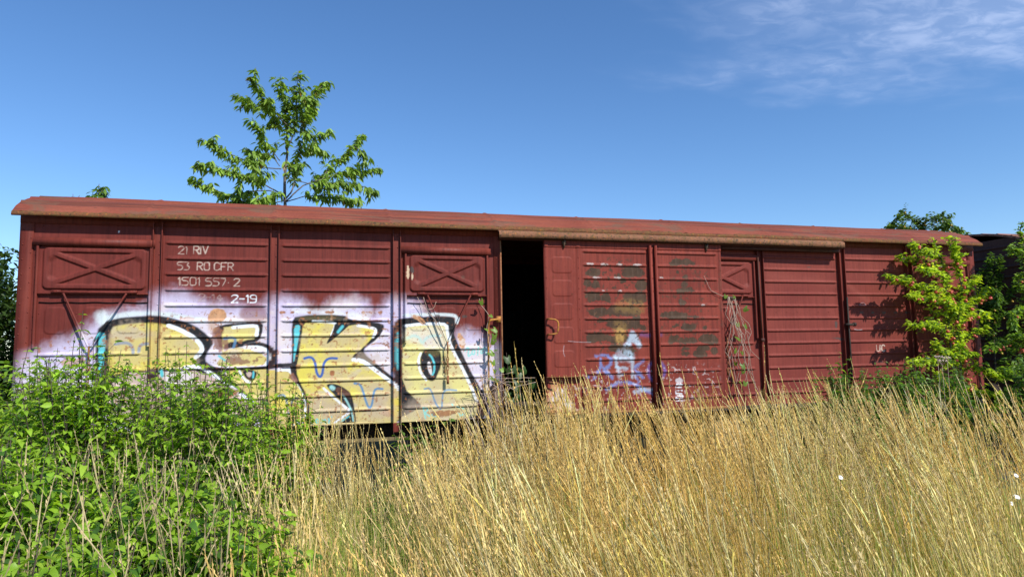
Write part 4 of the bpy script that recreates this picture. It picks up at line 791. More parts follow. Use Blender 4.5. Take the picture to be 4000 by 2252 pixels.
def eval_paint(X, Z, D):
    """colour + coverage of everything painted on the sheet metal at (X,Z)"""
    n = len(X); rgb = np.zeros((n, 3)); al = np.zeros(n)
    n1 = fbm(X, Z, 9, 3, 3)-.5; n2 = fbm(X, Z, 38, 3, 9)-.5; nv = fbm(X*1., Z*.35, 26, 3, 21)-.5
    for e in D:
        if e[0] == 'P': _, pts, col, soft, a, amp = e; w = 0
        else: _, pts, col, w, soft, a, amp = e; w = w/2
        xs = [p[0] for p in pts]; zs = [p[1] for p in pts]; m = w+soft+amp+.01
        k = np.where((X > min(xs)-m) & (X < max(xs)+m) & (Z > min(zs)-m) & (Z < max(zs)+m))[0]
        if len(k) == 0: continue
        x, z = X[k], Z[k]
        if e[0] == 'P':
            P = smooth_poly(pts); d = np.full(len(k), 9.); ins = np.zeros(len(k), bool)
            for i in range(len(P)):
                a_, b_ = P[i], P[(i+1) % len(P)]; d = np.minimum(d, seg_dist(x, z, a_, b_))
                if a_[1] != b_[1]:
                    c = ((a_[1] > z) != (b_[1] > z)) & (x < (b_[0]-a_[0])*(z-a_[1])/(b_[1]-a_[1])+a_[0]); ins ^= c
            sdv = np.where(ins, -d, d)
        else:
            P = smooth_line(pts); d = np.full(len(k), 9.)
            if len(P) == 1: P = P*2
            for a_, b_ in zip(P[:-1], P[1:]): d = np.minimum(d, seg_dist(x, z, a_, b_))
            sdv = d-w
        if amp: sdv = sdv + amp*(n2[k]*1.6+n1[k]*4.2 if col == 'peel' else n2[k]*2.2+n1[k]*1.8 if soft < .02 else n1[k]*2+n2[k])
        if col == 'lilac': sdv = sdv + .03*nv[k]*2
        cov = a*(1-sstep(-soft, soft, sdv))
        if col.startswith('chip'):
            cov = cov*sstep(.675 if col == 'chiprust' else .655 if col == 'chipwhite' else .635, .705 if col == 'chiprust' else .685, fbm(x, z, 30, 4, 101)+.10*(fbm(x, z, 5, 2, 102)-.5)); col = {'chip': 'peel', 'chiprust': 'rust', 'chipwhite': 'pale'}[col]
        if col == 'grime':
            cov = cov*sstep(.42, .62, fbm(x, z*.2, 6, 4, 111)); col = 'rustdark'
        if col == 'fade':
            cov = cov*sstep(.35, .70, fbm(x*.8, z, 5, 4, 121))*((rgb[k][:, 0] > .42) & (rgb[k][:, 2] < .40)); col = 'tan'
        c = np.array(C_.get(col, C_['tan']))[None, :]*np.ones((len(k), 1))
        if col.startswith('yellow') and col != 'rustyellow':
            q = sstep(.06, .30, fbm(x*.6, z, 7, 4, 31)-.5+.12*0)[:, None]; c = c*(1-.75*q)+np.array((.52, .44, .34))*.75*q
        if col.startswith('rust'):
            q = fbm(x, z*.7, 24, 3, 5)[:, None]; c = c*(.55+.9*q)
            if col == 'rustlight': w_ = sstep(.55, .7, fbm(x, z, 15, 3, 77))[:, None]; c = c*(1-w_)+np.array((.66, .52, .42))*w_
        if col == 'peel':
            q = fbm(x, z, 13, 3, 5)[:, None]; c = c*(.6+.9*q)
        if col in ('lilac', 'pale'):
            q = sstep(.55, .72, fbm(x*.7, z*1., 6, 4, 51))[:, None]; c = c*(1-.65*q)+np.array((.66, .60, .58))*.65*q
        na = al[k]+cov-al[k]*cov
        f = (cov/np.maximum(na, 1e-6))[:, None]
        rgb[k] = rgb[k]*(1-f)+c*f; al[k] = na
    al = al*sstep(.806, .814, Z)
    return np.hstack([rgb, al[:, None]])
WP, DP = parse(WALL_PAINT), parse(DOOR_PAINT)
def set_paint(o, D=None, edge=None):
    me = o.data; co = np.zeros(len(me.vertices)*3, np.float32); me.vertices.foreach_get('co', co); co = co.reshape(-1, 3)+parent_loc(o)
    c = eval_paint(co[:, 0].astype(float), co[:, 2].astype(float), D if D is not None else WP)
    if edge is not None: c[:, 3] *= np.where(co[:, 1] < edge, .45, .9)
    a = me.attributes.new('paint', 'FLOAT_COLOR', 'POINT'); a.data.foreach_set('color', c.astype(np.float32).ravel())

# ------------------------------------------------------------------ the wagon
LX, P1, P2, P3, JX = 6.388, 2.506, 3.879, 5.084, 1.228
Z0, RS, ZB, ZT = 2.8615, .1716, .814, 3.085
def ribs(x, z, x0, x1, rows, z0=Z0, rs=RS, amp=.018, wid=.0165):
    h = np.zeros_like(x)
    for k in rows:
        e = np.minimum(x-x0, x1-x); s = sstep(0, .05, e); t = (z-(z0-k*rs))/(wid*(.45+.55*s)+1e-6)
        up_ = np.where(t > 0, t*.8, t*1.35)
        h = np.maximum(h, amp*s*np.exp(-(up_**4)))
    return h
def seg_ridge(x, z, a, b, w, amp): d = seg_dist(x, z, a, b)/w; return amp*np.exp(-(d**4))
def rrect(x, z, x0, x1, z0, z1, r):
    cx, cz, hx, hz = (x0+x1)/2, (z0+z1)/2, (x1-x0)/2-r, (z1-z0)/2-r
    qx, qz = np.abs(x-cx)-hx, np.abs(z-cz)-hz
    return np.hypot(np.maximum(qx, 0), np.maximum(qz, 0))+np.minimum(np.maximum(qx, qz), 0)-r
def hf_mesh(x0, x1, z0, z1, y, fn, step):
    nx, nz = max(2, int((x1-x0)/step)), max(2, int((z1-z0)/(step*.68)))
    xs, zs = np.linspace(x0, x1, nx+1), np.linspace(z0, z1, nz+1); X, Z = np.meshgrid(xs, zs, indexing='ij')
    H = fn(X, Z); mb = MB(); mb.grid(np.stack([X, y-H, Z], -1)); return mb
def dent(X, Z, s=1): return s*.010*(fbm(X, Z, 1.6, 2, 61)-.5)
def make_wagon(root, ox=0, mats=('wall', 'wallr', 'trim', 'roof', 'door'), step=.0085, full=True):
    bays = [(-LX, -P3, 'A'), (-P3, -P2, 'B'), (-P2, -P1, 'B'), (-P1, -JX, 'A'), (JX, P1, 'A'), (P1, P2, 'B'), (P2, P3, 'B'), (P3, LX, 'A')]
    trim = M[mats[2]]; tp = M['trimp'] if full else trim
    for x0, x1, kind in bays:
        wm_ = M[mats[0]] if x0 < 0 else M[mats[1]]
        px0 = x0+(.045 if x0 not in (-LX, JX) else .0); px1 = x1-(.045 if x1 not in (LX, -JX) else .0)
        if kind == 'B':
            fn = lambda X, Z, a=px0, b=px1: ribs(X, Z, a+.015, b-.015, range(12))+dent(X, Z)
        else:
            mir = 1 if x0 < 0 else -1
            if x0 == -LX: sq = [(-6.135, -5.925), (-5.784, -5.572), (-5.46, -5.235)]
            elif x1 == -JX: sq = [(-2.352, -2.14), (-2.01, -1.80), (-1.68, -1.46)]
            elif x1 == LX: sq = [(5.235, 5.46), (5.572, 5.784), (5.925, 6.135)]
            else: sq = [(1.46, 1.68), (1.80, 2.01), (2.14, 2.352)]
            ra, rb = (min(q[0] for q in sq)-.09, max(q[1] for q in sq)+.03)
            def fn(X, Z, ra=ra, rb=rb, sq=sq):
                h = ribs(X, Z, ra, rb, range(7, 12))
                for a, b in sq:
                    d = rrect(X, Z, a, b, 1.875, 2.16, .05); h = np.maximum(h, .007*(1-sstep(-.012, .004, d)))
                return h+dent(X, Z)
        mb = hf_mesh(px0, px1, ZB, ZT, 0, fn, step)
        # lower edge turned in, rivets
        mb.box(px0, px1, .0, .03, ZB-.004, ZB+.02)
        nr = int((px1-px0)/.17)
        if full:
            for i in range(nr+1):
                xx = px0+.03+(px1-px0-.06)*i/nr; mb.dome((xx, -.001, 2.092), .008); mb.dome((xx, .001, 3.01), .006)
        o = mb.build('wall_panel', wm_, root); o.location.x += 0
        if full: set_paint(o)
        o.location.x = 0
        if kind == 'A' and full:
            fx0, fx1 = (x0+.178, x1-.066) if x0 == -LX else ((x0+.105, x1-.177) if x1 == -JX else ((x0+.177, x1-.105) if x0 == JX else (x0+.066, x1-.178)))
            ix0, ix1 = fx0+.05, fx1-.04; cz = 2.566
            def ff(X, Z, a=ix0, b=ix1):
                d = rrect(X, Z, a, b, 2.345, 2.785, .05)
                h = .022*(1-sstep(-.012, .008, d))                       # raised field
                di = rrect(X, Z, a+.045, b-.045, 2.39, 2.74, .03)
                pocket = .020*(1-sstep(-.014, .004, di))
                cx = (a+b)/2
                r1 = np.minimum(seg_dist(X, Z, (a+.03, 2.75), (b-.03, 2.38)), seg_dist(X, Z, (b-.03, 2.75), (a+.03, 2.38)))
                keep = 1-sstep(.016, .036, r1)
                cor = np.minimum(np.hypot(X-a, (Z-2.785)*1.2), np.hypot(X-b, (Z-2.785)*1.2)); cor = np.minimum(cor, np.minimum(np.hypot(X-a, (Z-2.345)*1.2), np.hypot(X-b, (Z-2.345)*1.2)))
                keep = np.maximum(keep, 1-sstep(.12, .20, cor))
                return h-pocket*(1-keep)
            lf = hf_mesh(fx0, fx1, 2.286, 2.79, -.018, ff, step); lf.box(fx0, fx1, -.017, .0, 2.286, 2.29)
            flap = lf.build('louvre_flap', wm_, root); set_paint(flap)
            g = MB()
            zg = np.linspace(1.735, 2.80, 110)
            def lstrip(mb_, pr):
                P = np.zeros((len(pr), len(zg), 3)); P[..., 2] = zg
                for i_, (a_, b_) in enumerate(pr): P[i_, :, 0], P[i_, :, 1] = a_, b_
                mb_.grid(P); mb_.add(P[1:5, 0] if len(P) > 4 else P[:4, 0], [(0, 1, 2, 3)])
            lstrip(g, [(fx0-.04, -.001), (fx0-.012, -.008), (fx0-.012, -.045), (fx0+.008, -.045), (fx0+.008, 0)])
            g2 = MB(); lstrip(g2, [(fx1-.008, 0), (fx1-.008, -.045), (fx1+.012, -.045), (fx1+.03, -.006)])
            for i in range(8): g.dome((fx0-.026, -.008, 1.80+i*.13), .008)
            gg = g.build('flap_guide', tp, root, False); set_paint(gg)
            gg = g2.build('flap_guide', tp, root, False); set_paint(gg)
            hd = MB(); h0, h1 = (x0+.133, x1-.03) if x0 == -LX else ((x0+.045, x1-.127) if x1 == -JX else ((x0+.127, x1-.045) if x0 == JX else (x0+.03, x1-.133)))
            V = [(x, y, z) for x in (h0, h1) for y, z in ((0, 2.895), (-.055, 2.875), (-.055, 2.805), (0, 2.805))]
            hd.add(V, [(0, 1, 5, 4), (1, 2, 6, 5), (2, 3, 7, 6), (0, 3, 2, 1), (4, 5, 6, 7)]); hd.build('flap_hood', trim, root, False)
            hg = MB(); hx0, hx1 = fx0+.14, fx1-.12
            hg.tube([(hx0, -.05, 2.312), (hx1, -.05, 2.312)], .008, 6); hg.box(fx0+.01, fx1-.01, -.036, -.018, 2.291, 2.304)
            for q in (hx0, hx1-.085):
                hg.box(q, q+.085, -.048, -.02, 2.296, 2.334)
                for a in (.02, .05):
                    for b in (2.306, 2.325): hg.dome((q+a, -.048, b), .006)
            hg.build('flap_hinge', trim, flap)
            sx0, sx1, cxm = hx0+.115, hx1-.095, (fx0+fx1)/2-.01
            for q in (sx0, sx1):
                s_ = MB(); s_.tube([(q+(cxm-q)*.97*w_, -.055-.03*w_, 2.30-.56*w_) for w_ in np.linspace(0, 1, 50)], .0115, 6); set_paint(s_.build('flap_stay', tp, flap))
            ch = MB()
            ch.tube([(cxm, -.085, 1.745), (cxm, -.080, 1.60)], .010, 6)
            for i in range(5):
                zz = 1.585-i*.052; w = .013
                pts = [(cxm+w*math.cos(a)*(1 if i % 2 else .35), -.075+.010*math.cos(a)*(0 if i % 2 else 1), zz+.033*math.sin(a)) for a in np.linspace(0, 2*math.pi, 11)]
                ch.tube(pts, .0048, 5, cap=False)
            ch.box(cxm-.014, cxm+.014, -.082, -.06, 1.24, 1.34); ch.build('stay_chain', M['rusty'], flap)
            ln = MB(); xs = np.linspace(fx0+.02, fx1, 40); zz = 2.206+.003*np.sin(xs*23)
            ln.grid(np.stack([np.stack([xs, 0*xs-.006, zz+.006], -1), np.stack([xs, 0*xs-.016, zz], -1), np.stack([xs, 0*xs, zz-.006], -1)], 0)); ln.build('seam_strip', wm_, root)
    # posts
    for pxx in (-P3, -P2, -P1, P1, P2, P3):
        mb = MB(); st = .0085 if full else .2
        def strip(a, b):     # flat vertical strip a->b in (x,y), finely cut along z so the paint can follow
            n = max(2, int((ZT-.70)/st)); zs = np.linspace(.705, ZT, n); P = np.zeros((2, n, 3)); P[0, :, 0], P[0, :, 1], P[1, :, 0], P[1, :, 1] = a[0], a[1], b[0], b[1]; P[:, :, 2] = zs; mb.grid(P)
        L, T = .047, .007
        prof = [(-L, .0), (-L, -.055), (-L+T, -.055), (-L+T, -.010), (-.014, -.010), (.014, -.010), (L-T, -.010), (L-T, -.055), (L, -.055), (L, .0)]
        for a, b in zip(prof[:-1], prof[1:]): strip((pxx+a[0], a[1]), (pxx+b[0], b[1]))
        for z in np.arange(.95, 3.02, .1716/1.25): mb.dome((pxx+.012*(1 if pxx < 0 else -1), -.010, z), .0085)
        o = mb.build('post', tp, root, False)
        if full: set_paint(o, None, -.02)
    # corner and jamb strips
    for s in (-1, 1):
        mb = MB(); xc = s*LX
        n = 240; zs = np.linspace(.80, ZT, n)
        P = np.zeros((4, n, 3)); P[..., 2] = zs
        for i, (a, y) in enumerate(((0, .05), (0, -.012), (-s*.125, -.012), (-s*.125, 0))): P[i, :, 0] = xc+a; P[i, :, 1] = y
        mb.grid(P)
        for z in np.arange(.95, 3.0, .155): mb.dome((xc-s*.03, -.012, z), .009); mb.dome((xc-s*.105, -.012, z+.07), .008)
        o = mb.build('corner_post', tp, root, False)
        if full: set_paint(o)
        mb = MB(); xj = s*JX
        P = np.zeros((6, n, 3)); P[..., 2] = zs
        for i, (a, y) in enumerate(((.085, 0), (.085, -.010), (.014, -.010), (.010, -.050), (.0, -.050), (.0, .06))): P[i, :, 0] = xj+s*a; P[i, :, 1] = y
        mb.grid(P)
        for z in np.arange(.95, 3.0, .13): mb.dome((xj+s*.05, -.010, z), .007)
        o = mb.build('door_jamb', tp, root, False)
        if full: set_paint(o)
        mb = MB(); mb.box(min(xj-s*.004, xj+s*.012), max(xj-s*.004, xj+s*.012), -.0535, -.0505, .82, 3.05); mb.build('jamb_edge', M['rusty'], root, False)
    # top rail under the roof, floor, inner walls
    mb = MB(); mb.box(-LX+.002, LX-.002, -.022, .03, 3.04, 3.20); mb.box(-LX+.002, LX-.002, 2.58, 2.60, 3.0, 3.20); mb.build('top_rail', trim, root, False)
    mb = MB()
    mb.box(-LX+.01, LX-.01, .035, 2.58, .93, .98); mb.build('floor', M['wood'], root, False)
    mb = MB()
    for a, b in ((-LX+.012, -JX-.002), (JX+.002, LX-.012)): mb.box(a, b, .03, .045, .99, 3.05)
    mb.build('inner_lining', M['wood'], root, False)
    def fb(X, Z): return ribs(X, Z, -LX+.1, LX-.1, range(12))
    xs = np.linspace(-LX, LX, 60); zs = np.arange(.82, 3.08, .012); X, Z = np.meshgrid(xs, zs, indexing='ij')
    mb = MB(); mb.grid(np.stack([X, 2.6+fb(X, Z), Z], -1)); mb.box(-LX+.012, LX-.012, 2.57, 2.585, .99, 3.05); mb.build('rear_wall', M[mats[1]] if full else M['brown'], root, False)
    for s in (-1, 1):
        ys = np.linspace(.0, 2.6, 60); Y, Z = np.meshgrid(ys, np.arange(.82, 3.36, .012), indexing='ij')
        H = ribs(Y, Z, .08, 2.52, range(-2, 12))
        Zc = np.minimum(Z, roof_z(Y)-.03)
        mb = MB(); mb.grid(np.stack([s*LX+s*H, Y, Zc], -1)); mb.box(min(s*(LX-.03), s*(LX-.012)), max(s*(LX-.03), s*(LX-.012)), .04, 2.56, .98, 3.1)
        mb.build('end_wall', M[mats[1]] if full else M['brown'], root, False)
    # roof
    rm = M[mats[3]]; ys = np.concatenate([np.linspace(-.135, .6, 34), np.linspace(.63, 1.97, 40), np.linspace(2.0, 2.735, 34)])
    xs = np.linspace(-LX-.032, LX+.032, 520 if full else 60); X, Y = np.meshgrid(xs, ys, indexing='ij')
    Zr = roof_z(Y)
    e = np.minimum(Y+.135, 2.735-Y)
    for c in (.20, .42, .66, .95): Zr = Zr+.016*np.exp(-((e-c)/.014)**4)
    for c in np.arange(-LX+1.2, LX-.5, 1.3): Zr = Zr+.010*np.exp(-((X-c)/.022)**4)
    Zr = Zr+.008*(fbm(X, Y, 1.7, 2, 90)-.5)+.014*(fbm(X, Y*0, .55, 2, 12)-.5)
    mb = MB(); mb.grid(np.stack([X, Y, Zr], -1)); mb.grid(np.stack([X, Y, roof_z(Y)-.035], -1)[:, ::-1])
    for i in (0, -1): mb.grid(np.stack([np.stack([X[i], Y[i], Zr[i]], -1), np.stack([X[i], Y[i], roof_z(Y[i])-.035], -1)], 0))
    mb.build('roof', rm, root)
    for s in (0, 1):
        n = 900 if full else 60; x = np.linspace(-LX-.036, LX+.036, n); w = .006*(fbm(x, x*0, 2.2, 3, 5)-.5); lump = .012*fbm(x, x*0, 14, 3, 8)
        yo = (lambda y: y) if s == 0 else (lambda y: 2.6-y)
        P = np.stack([np.stack([x, yo(-.105+0*x), 3.158+lump*.8+w], -1), np.stack([x, yo(-.140-lump*.4), 3.134+lump*.6+w], -1), np.stack([x, yo(-.146-lump*.5), 3.118+w], -1), np.stack([x, yo(-.150+0*x), 3.096+w], -1), np.stack([x, yo(-.128+0*x), 3.094+w], -1), np.stack([x, yo(-.12+0*x), 3.12+w], -1)], 0)
        mb = MB(); mb.grid(P); mb.build('roof_edge', M['lip'] if full else rm, root)
    # running gear
    mb = MB()
    mb.box(-LX+.1, LX-.1, .25, .33, .62, .925); mb.box(-LX+.1, LX-.1, 2.27, 2.35, .62, .925)
    for x in np.arange(-5.8, 6, 1.45): mb.box(x-.05, x+.05, .33, 2.27, .70, .925)
    for x in (-LX, LX-.1): mb.box(x, x+.1, .02, 2.58, .62, .812)
    mb.box(-2.2, 2.2, .9, 1.7, .35, .62); mb.build('underframe', M['dark'], root, False)
    for xw in (-4.0, 4.0):
        ax = MB(); ax.cyl((xw, .35, .17), (xw, 2.25, .17), .07, 12)
        axo = ax.build('axle', M['dark'], root)
        for yw in (.52, 2.02):
            w = MB(); a = np.linspace(0, 2*np.pi, 33); prof = [(.06, .03), (.10, .055), (.40, .035), (.46, .06), (.50, .06), (.515, -.06), (.46, -.06), (.40, -.02), (.10, -.055), (.06, -.03)]
            P = np.array([[(xw+r*math.cos(q), yw-y if yw < 1 else yw+y, .17+r*math.sin(q)) for q in a] for r, y in prof+prof[:1]]); w.grid(P); w.build('wheel', M['dark'], root)
        for yw in (.3, 2.3):
            b_ = MB(); b_.box(xw-.12, xw+.12, yw-.09, yw+.05, .05, .30); b_.cyl((xw, yw-.12, .17), (xw, yw+.05, .17), .10, 14)
            for i in range(6): ww = .62-.09*i; b_.box(xw-ww, xw+ww, yw-.05, yw+.04, .36+.017*i-.0, .375+.017*i)
            b_.build('axle_box', M['dark'], root, False)
    for s in (-1, 1):
        for yb in (.43, 2.17):
            b_ = MB(); b_.cyl((s*LX, yb, .76), (s*(LX+.35), yb, .76), .09, 16); b_.cyl((s*(LX+.35), yb, .76), (s*(LX+.58), yb, .76), .06, 16); b_.cyl((s*(LX+.57), yb, .76), (s*(LX+.61), yb, .76), .21, 24)
            b_.build('buffer', M['dark'], root, False)
def roof_z(y):
    y = np.asarray(y, float); e = np.minimum(y, 2.6-y)
    return np.interp(e, [-.15, -.06, .08, .20, .345, .56, .8, 1.05, 1.3], [3.125, 3.205, 3.285, 3.335, 3.385, 3.440, 3.487, 3.518, 3.530])

wagon = empty('freight_wagon', (0, 0, 0), label='long rusty red covered freight wagon with graffiti and an open sliding door', cat='freight wagon', group=None)
make_wagon(wagon)
# sliding door, pushed open to the right
dx0, dx1, dz0, dz1, DY = -.690, 1.828, .850, 3.005, -.128
def dfn(X, Z):
    h = ribs(X, Z, -.19, .735, range(12), amp=.016, wid=.017)
    h = np.maximum(h, ribs(X, Z, .835, 1.775, range(12), amp=.016, wid=.017))
    for k in range(5):
        zt = 2.786-.294*k; d = rrect(X, Z, -.593, -.322, zt-.205, zt, .045)
        h = np.maximum(h, .006*(1-sstep(-.010, .004, d)))
    d = np.abs(rrect(X, Z, -.245-.035, 1.80, .86, 2.925, .002)); h = h+0*d
    h = h+.008*(1-sstep(.018, .024, np.abs(X+.238)))+.008*(1-sstep(.016, .022, np.abs(X-1.805)))+.008*(1-sstep(.020, .026, np.abs(X+.665)))+.010*sstep(2.905, 2.912, Z)
    h = h-.055*(X < -.195)*(Z < 1.285)
    return h+dent(X, Z)
mb = hf_mesh(dx0, dx1, dz0, dz1, DY, dfn, .0085)
for a, b, c, d in ((dx0, dx0+.003, 1.285, dz1), (dx1-.003, dx1, dz0, dz1)): mb.box(a, b, DY+.0, DY+.05, c, d)
for z in np.arange(1.35, 2.95, .13): mb.dome((dx0+.022, DY-.008, z), .008); mb.dome((-.238, DY-.008, z), .008); mb.dome((1.805, DY-.008, z), .006)
for x in np.arange(-.6, 1.8, .15): mb.dome((x, DY-.010, 2.935), .009)
for x in np.arange(-.1, 1.75, .17): mb.dome((x, DY-.001, 2.735), .006)
door = mb.build('sliding_door', M['door'], wagon); set_paint(door, DP)
mb = MB()
for a, b in ((.742, .762), (.822, .842)):
    mb.box(a, b, DY-.062, DY, .86, 2.955)
mb.box(.762, .822, DY-.014, DY-.004, .86, 2.955)
for z in np.arange(1., 2.95, .17): mb.dome((.792, DY-.014, z), .009)
dpo = mb.build('door_post', M['door'], door, False); set_paint(dpo, DP)
mb = MB(); mb.box(-.70, -.19, DY-.03, DY+.0, 1.283, 1.292); mb.build('door_ledge', M['rusty'], door, False)
mb = MB(); mb.tube([(-.672, DY-.010, 2.005), (-.66, DY-.075, 2.00), (-.60, DY-.085, 1.995), (-.565, DY-.085, 1.975), (-.553, DY-.085, 1.94), (-.558, DY-.085, 1.86), (-.575, DY-.085, 1.825), (-.61, DY-.08, 1.815), (-.66, DY-.07, 1.812), (-.672, DY-.010, 1.81)], .011, 8); mb.build('door_handle', M['yellow'], door)
mb = MB(); mb.tube([(-.67, DY+.04, 1.225), (-.64, DY-.03, 1.225), (-.555, DY-.03, 1.215), (-.535, DY-.03, 1.16), (-.535, DY-.03, 1.06), (-.56, DY-.03, .99), (-.64, DY-.03, .98), (-.67, DY+.04, .98)], .010, 8); mb.build('door_handle', M['rusty'], door)
for xx in (-.43, 1.60):
    mb = MB(); mb.box(xx-.022, xx+.022, DY-.035, DY-.010, 2.94, 3.0); mb.tube([(xx, DY-.05, 2.995), (xx, DY-.02, 2.93), (xx, DY-.012, 2.90)], .012, 6); mb.build('door_roller', M['steel'], door, False)
mb = MB(); mb.box(dx0, dx1+.0, DY-.012, DY+.05, .815, .846); mb.build('door_foot', M['rusty'], door, False)
# rain gutter above the door, door rails
mb = MB(); x = np.linspace(-1.285, 3.80, 500); sag = .010*(fbm(x, x*0, .9, 3, 5)-.5)*2; lum = .006*fbm(x, x*0, 18, 2, 8)
P = np.stack([np.stack([x, -.10+0*x, 3.12+0*x], -1), np.stack([x, -.17-lum, 3.088+0*x], -1), np.stack([x, -.205-lum, 3.068+0*x], -1), np.stack([x, -.21+sag*.5, 3.0+sag], -1), np.stack([x, -.20+sag*.5, 3.0+sag], -1), np.stack([x, -.19+0*x, 3.055+0*x], -1), np.stack([x, -.10+0*x, 3.095+0*x], -1)], 0)
mb.grid(P)
for i in (0, -1): mb.add(P[:, i], [(0, 1, 5, 6), (1, 2, 3, 4), (1, 4, 5)])
mb.build('rain_gutter', M['gutter'], wagon)
mb = MB(); mb.box(-1.26, 3.80, -.16, -.03, 2.99, 3.035); mb.box(1.83, 3.80, -.10, -.03, 2.945, 2.99); mb.build('door_rail', M['brown'], wagon, False)
mb = MB(); mb.box(-1.24, 3.78, -.16, -.05, .775, .812); mb.box(-1.24, 3.78, -.115, -.085, .812, .835); mb.build('door_rail', M['dark'], wagon, False)
# yellow grab bar left of the opening with its lower bracket, latch, bracket posts
mb = MB(); mb.tube([(-1.275, -.05, 2.005), (-1.30, -.075, 2.005), (-1.375, -.075, 2.00), (-1.400, -.075, 1.98), (-1.408, -.075, 1.9), (-1.412, -.075, 1.5), (-1.415, -.06, 1.1), (-1.40, -.012, 1.0)], .013, 8); mb.box(-1.30, -1.245, -.066, -.052, 1.97, 2.045); mb.build('grab_bar', M['yellow'], wagon)
mb = MB(); mb.cyl((-1.36, -.10, 1.235), (-1.27, -.10, 1.235), .032, 12); mb.box(-1.38, -1.30, -.14, -.012, .72, 1.20); mb.tube([(-1.285, -.12, 1.22), (-1.28, -.12, .80)], .016, 8); mb.build('door_lock', M['steel'], wagon, False)
for xx in (3.86,):
    mb = MB(); mb.box(xx-.02, xx+.10, -.11, -.055, 1.89, 1.925); mb.cyl((xx+.11, -.085, 1.91), (xx+.145, -.085, 1.91), .028, 10); mb.box(xx+.04, xx+.06, -.07, -.055, .86, 2.3); mb.build('door_latch', M['dark'], wagon, False)
mb = MB(); mb.box(2.445, 2.462, -.075, -.058, 1.72, 2.85); mb.box(2.43, 2.48, -.09, -.058, 1.68, 1.73); mb.build('latch_rod', M['brown'], wagon, False)

wagon2 = empty('freight_wagon', (14.02, 0, 0), label='dark brown freight wagon coupled behind, its shaded end and roof showing at the right edge', cat='freight wagon')
def shift_children(o):
    pass
_loc = wagon2.location.copy(); wagon2.location = (0, 0, 0)
make_wagon(wagon2, mats=('brown', 'brown', 'brown', 'roof2', 'brown'), step=.03, full=False)
mb = MB(); mb.box(-1.3, 1.3, -.12, -.06, .85, 3.0)
for k in range(12): mb.box(-1.2, 1.2, -.14, -.12, Z0-k*RS-.02, Z0-k*RS+.02)
mb.build('sliding_door', M['brown'], wagon2, False)
wagon2.location = _loc

# ------------------------------------------------------------------ ground and track
def ground_z(x, y):
    return -.55*sstep(-2.2, -.9, y)*(1-sstep(4.5, 6.5, y)) + .05*(fbm(np.asarray(x, float), np.asarray(y, float), .5, 2, 4)-.5)
xs = np.concatenate([np.linspace(-900, -30, 12), np.linspace(-28, 32, 130), np.linspace(35, 900, 12)]); ys = np.concatenate([np.linspace(-900, -18, 10), np.linspace(-16, 16, 90), np.linspace(20, 900, 14)])
X, Y = np.meshgrid(xs, ys, indexing='ij'); mb = MB(); mb.grid(np.stack([X, Y, ground_z(X, Y)], -1)); tag(mb.build('ground', M['ground']), kind='structure')
mb = MB(); X, Y = np.meshgrid(np.linspace(-30, 45, 300), np.linspace(-.7, 3.3, 40), indexing='ij')
mb.grid(np.stack([X, Y, -.48+.05*fbm(X, Y, 9, 2, 3)-.12*np.maximum(0, np.abs(Y-1.3)-1.6)], -1)); tag(mb.build('ballast', M['ballast']), kind='structure')
for yr in (.55, 2.05):
    mb = MB()
    mb.box(-30, 45, yr-.035, yr+.035, -.375, -.335); mb.box(-30, 45, yr-.01, yr+.01, -.43, -.375); mb.box(-30, 45, yr-.07, yr+.07, -.447, -.43)
    tag(mb.build('rail', M['steel'], None, False), label='rusty rail under the %s wheels of the wagons' % ('front' if yr < 1 else 'rear'), cat='rail')
# ------------------------------------------------------------------ plants
def norm(a): return a/(np.linalg.norm(a, axis=-1, keepdims=True)+1e-9)
def leaves(mb, P, D, L, wr=.42, droop=.25, tint=None, fold=.25, roll=.5, r=None):
    P, D = np.asarray(P, float), norm(np.asarray(D, float)); n = len(P); L = np.broadcast_to(L, (n,)).astype(float)
    g = r or rng
    S = norm(np.cross(D, [0, 0, 1.])+1e-4); N = np.cross(S, D)
    a = g.normal(0, roll, n)[:, None]; S, N = S*np.cos(a)+N*np.sin(a), N*np.cos(a)-S*np.sin(a)
    dr = np.broadcast_to(droop, (n,))*g.uniform(.5, 1.5, n)
    V = np.zeros((n, 8, 3))
    def pt(t): return P+D*(L*t)[:, None]-np.array([0, 0, 1.])*(dr*L*t*t)[:, None]
    w = L*wr*.5*g.uniform(.85, 1.15, n); f = fold*g.uniform(.3, 1.6, n)
    V[:, 0] = pt(0)
    for k, (t, ws) in enumerate(((.30, .92), (.66, .78))):
        c = pt(t); V[:, 1+3*k] = c+S*(w*ws)[:, None]+N*(f*w*ws)[:, None]; V[:, 2+3*k] = c; V[:, 3+3*k] = c-S*(w*ws)[:, None]+N*(f*w*ws)[:, None]
    V[:, 7] = pt(1.)
    b = (np.arange(n)*8)[:, None]
    q = np.concatenate([b+np.array([[1, 4, 5, 2]]), b+np.array([[2, 5, 6, 3]])]); t = np.concatenate([b+np.array([[0, 1, 2]]), b+np.array([[0, 2, 3]]), b+np.array([[4, 7, 5]]), b+np.array([[5, 7, 6]])])
    c = np.repeat(tint if tint is not None else np.ones((n, 3)), 8, axis=0)
    nv = mb.n; mb.add(V.reshape(-1, 3), q, c); mb.f.append(t+nv)
def tints(n, a, b, s=.12, third=None, p3=.06):
    u = rng.uniform(0, 1, n)[:, None]; c = np.array(a)*(1-u)+np.array(b)*u; c = c*rng.normal(1, s, n)[:, None].clip(.6, 1.5)
    if third is not None: k = rng.uniform(0, 1, n) < p3; c[k] = np.array(third)*rng.uniform(.7, 1.2, (k.sum(), 1))
    return c.clip(.01, .8)
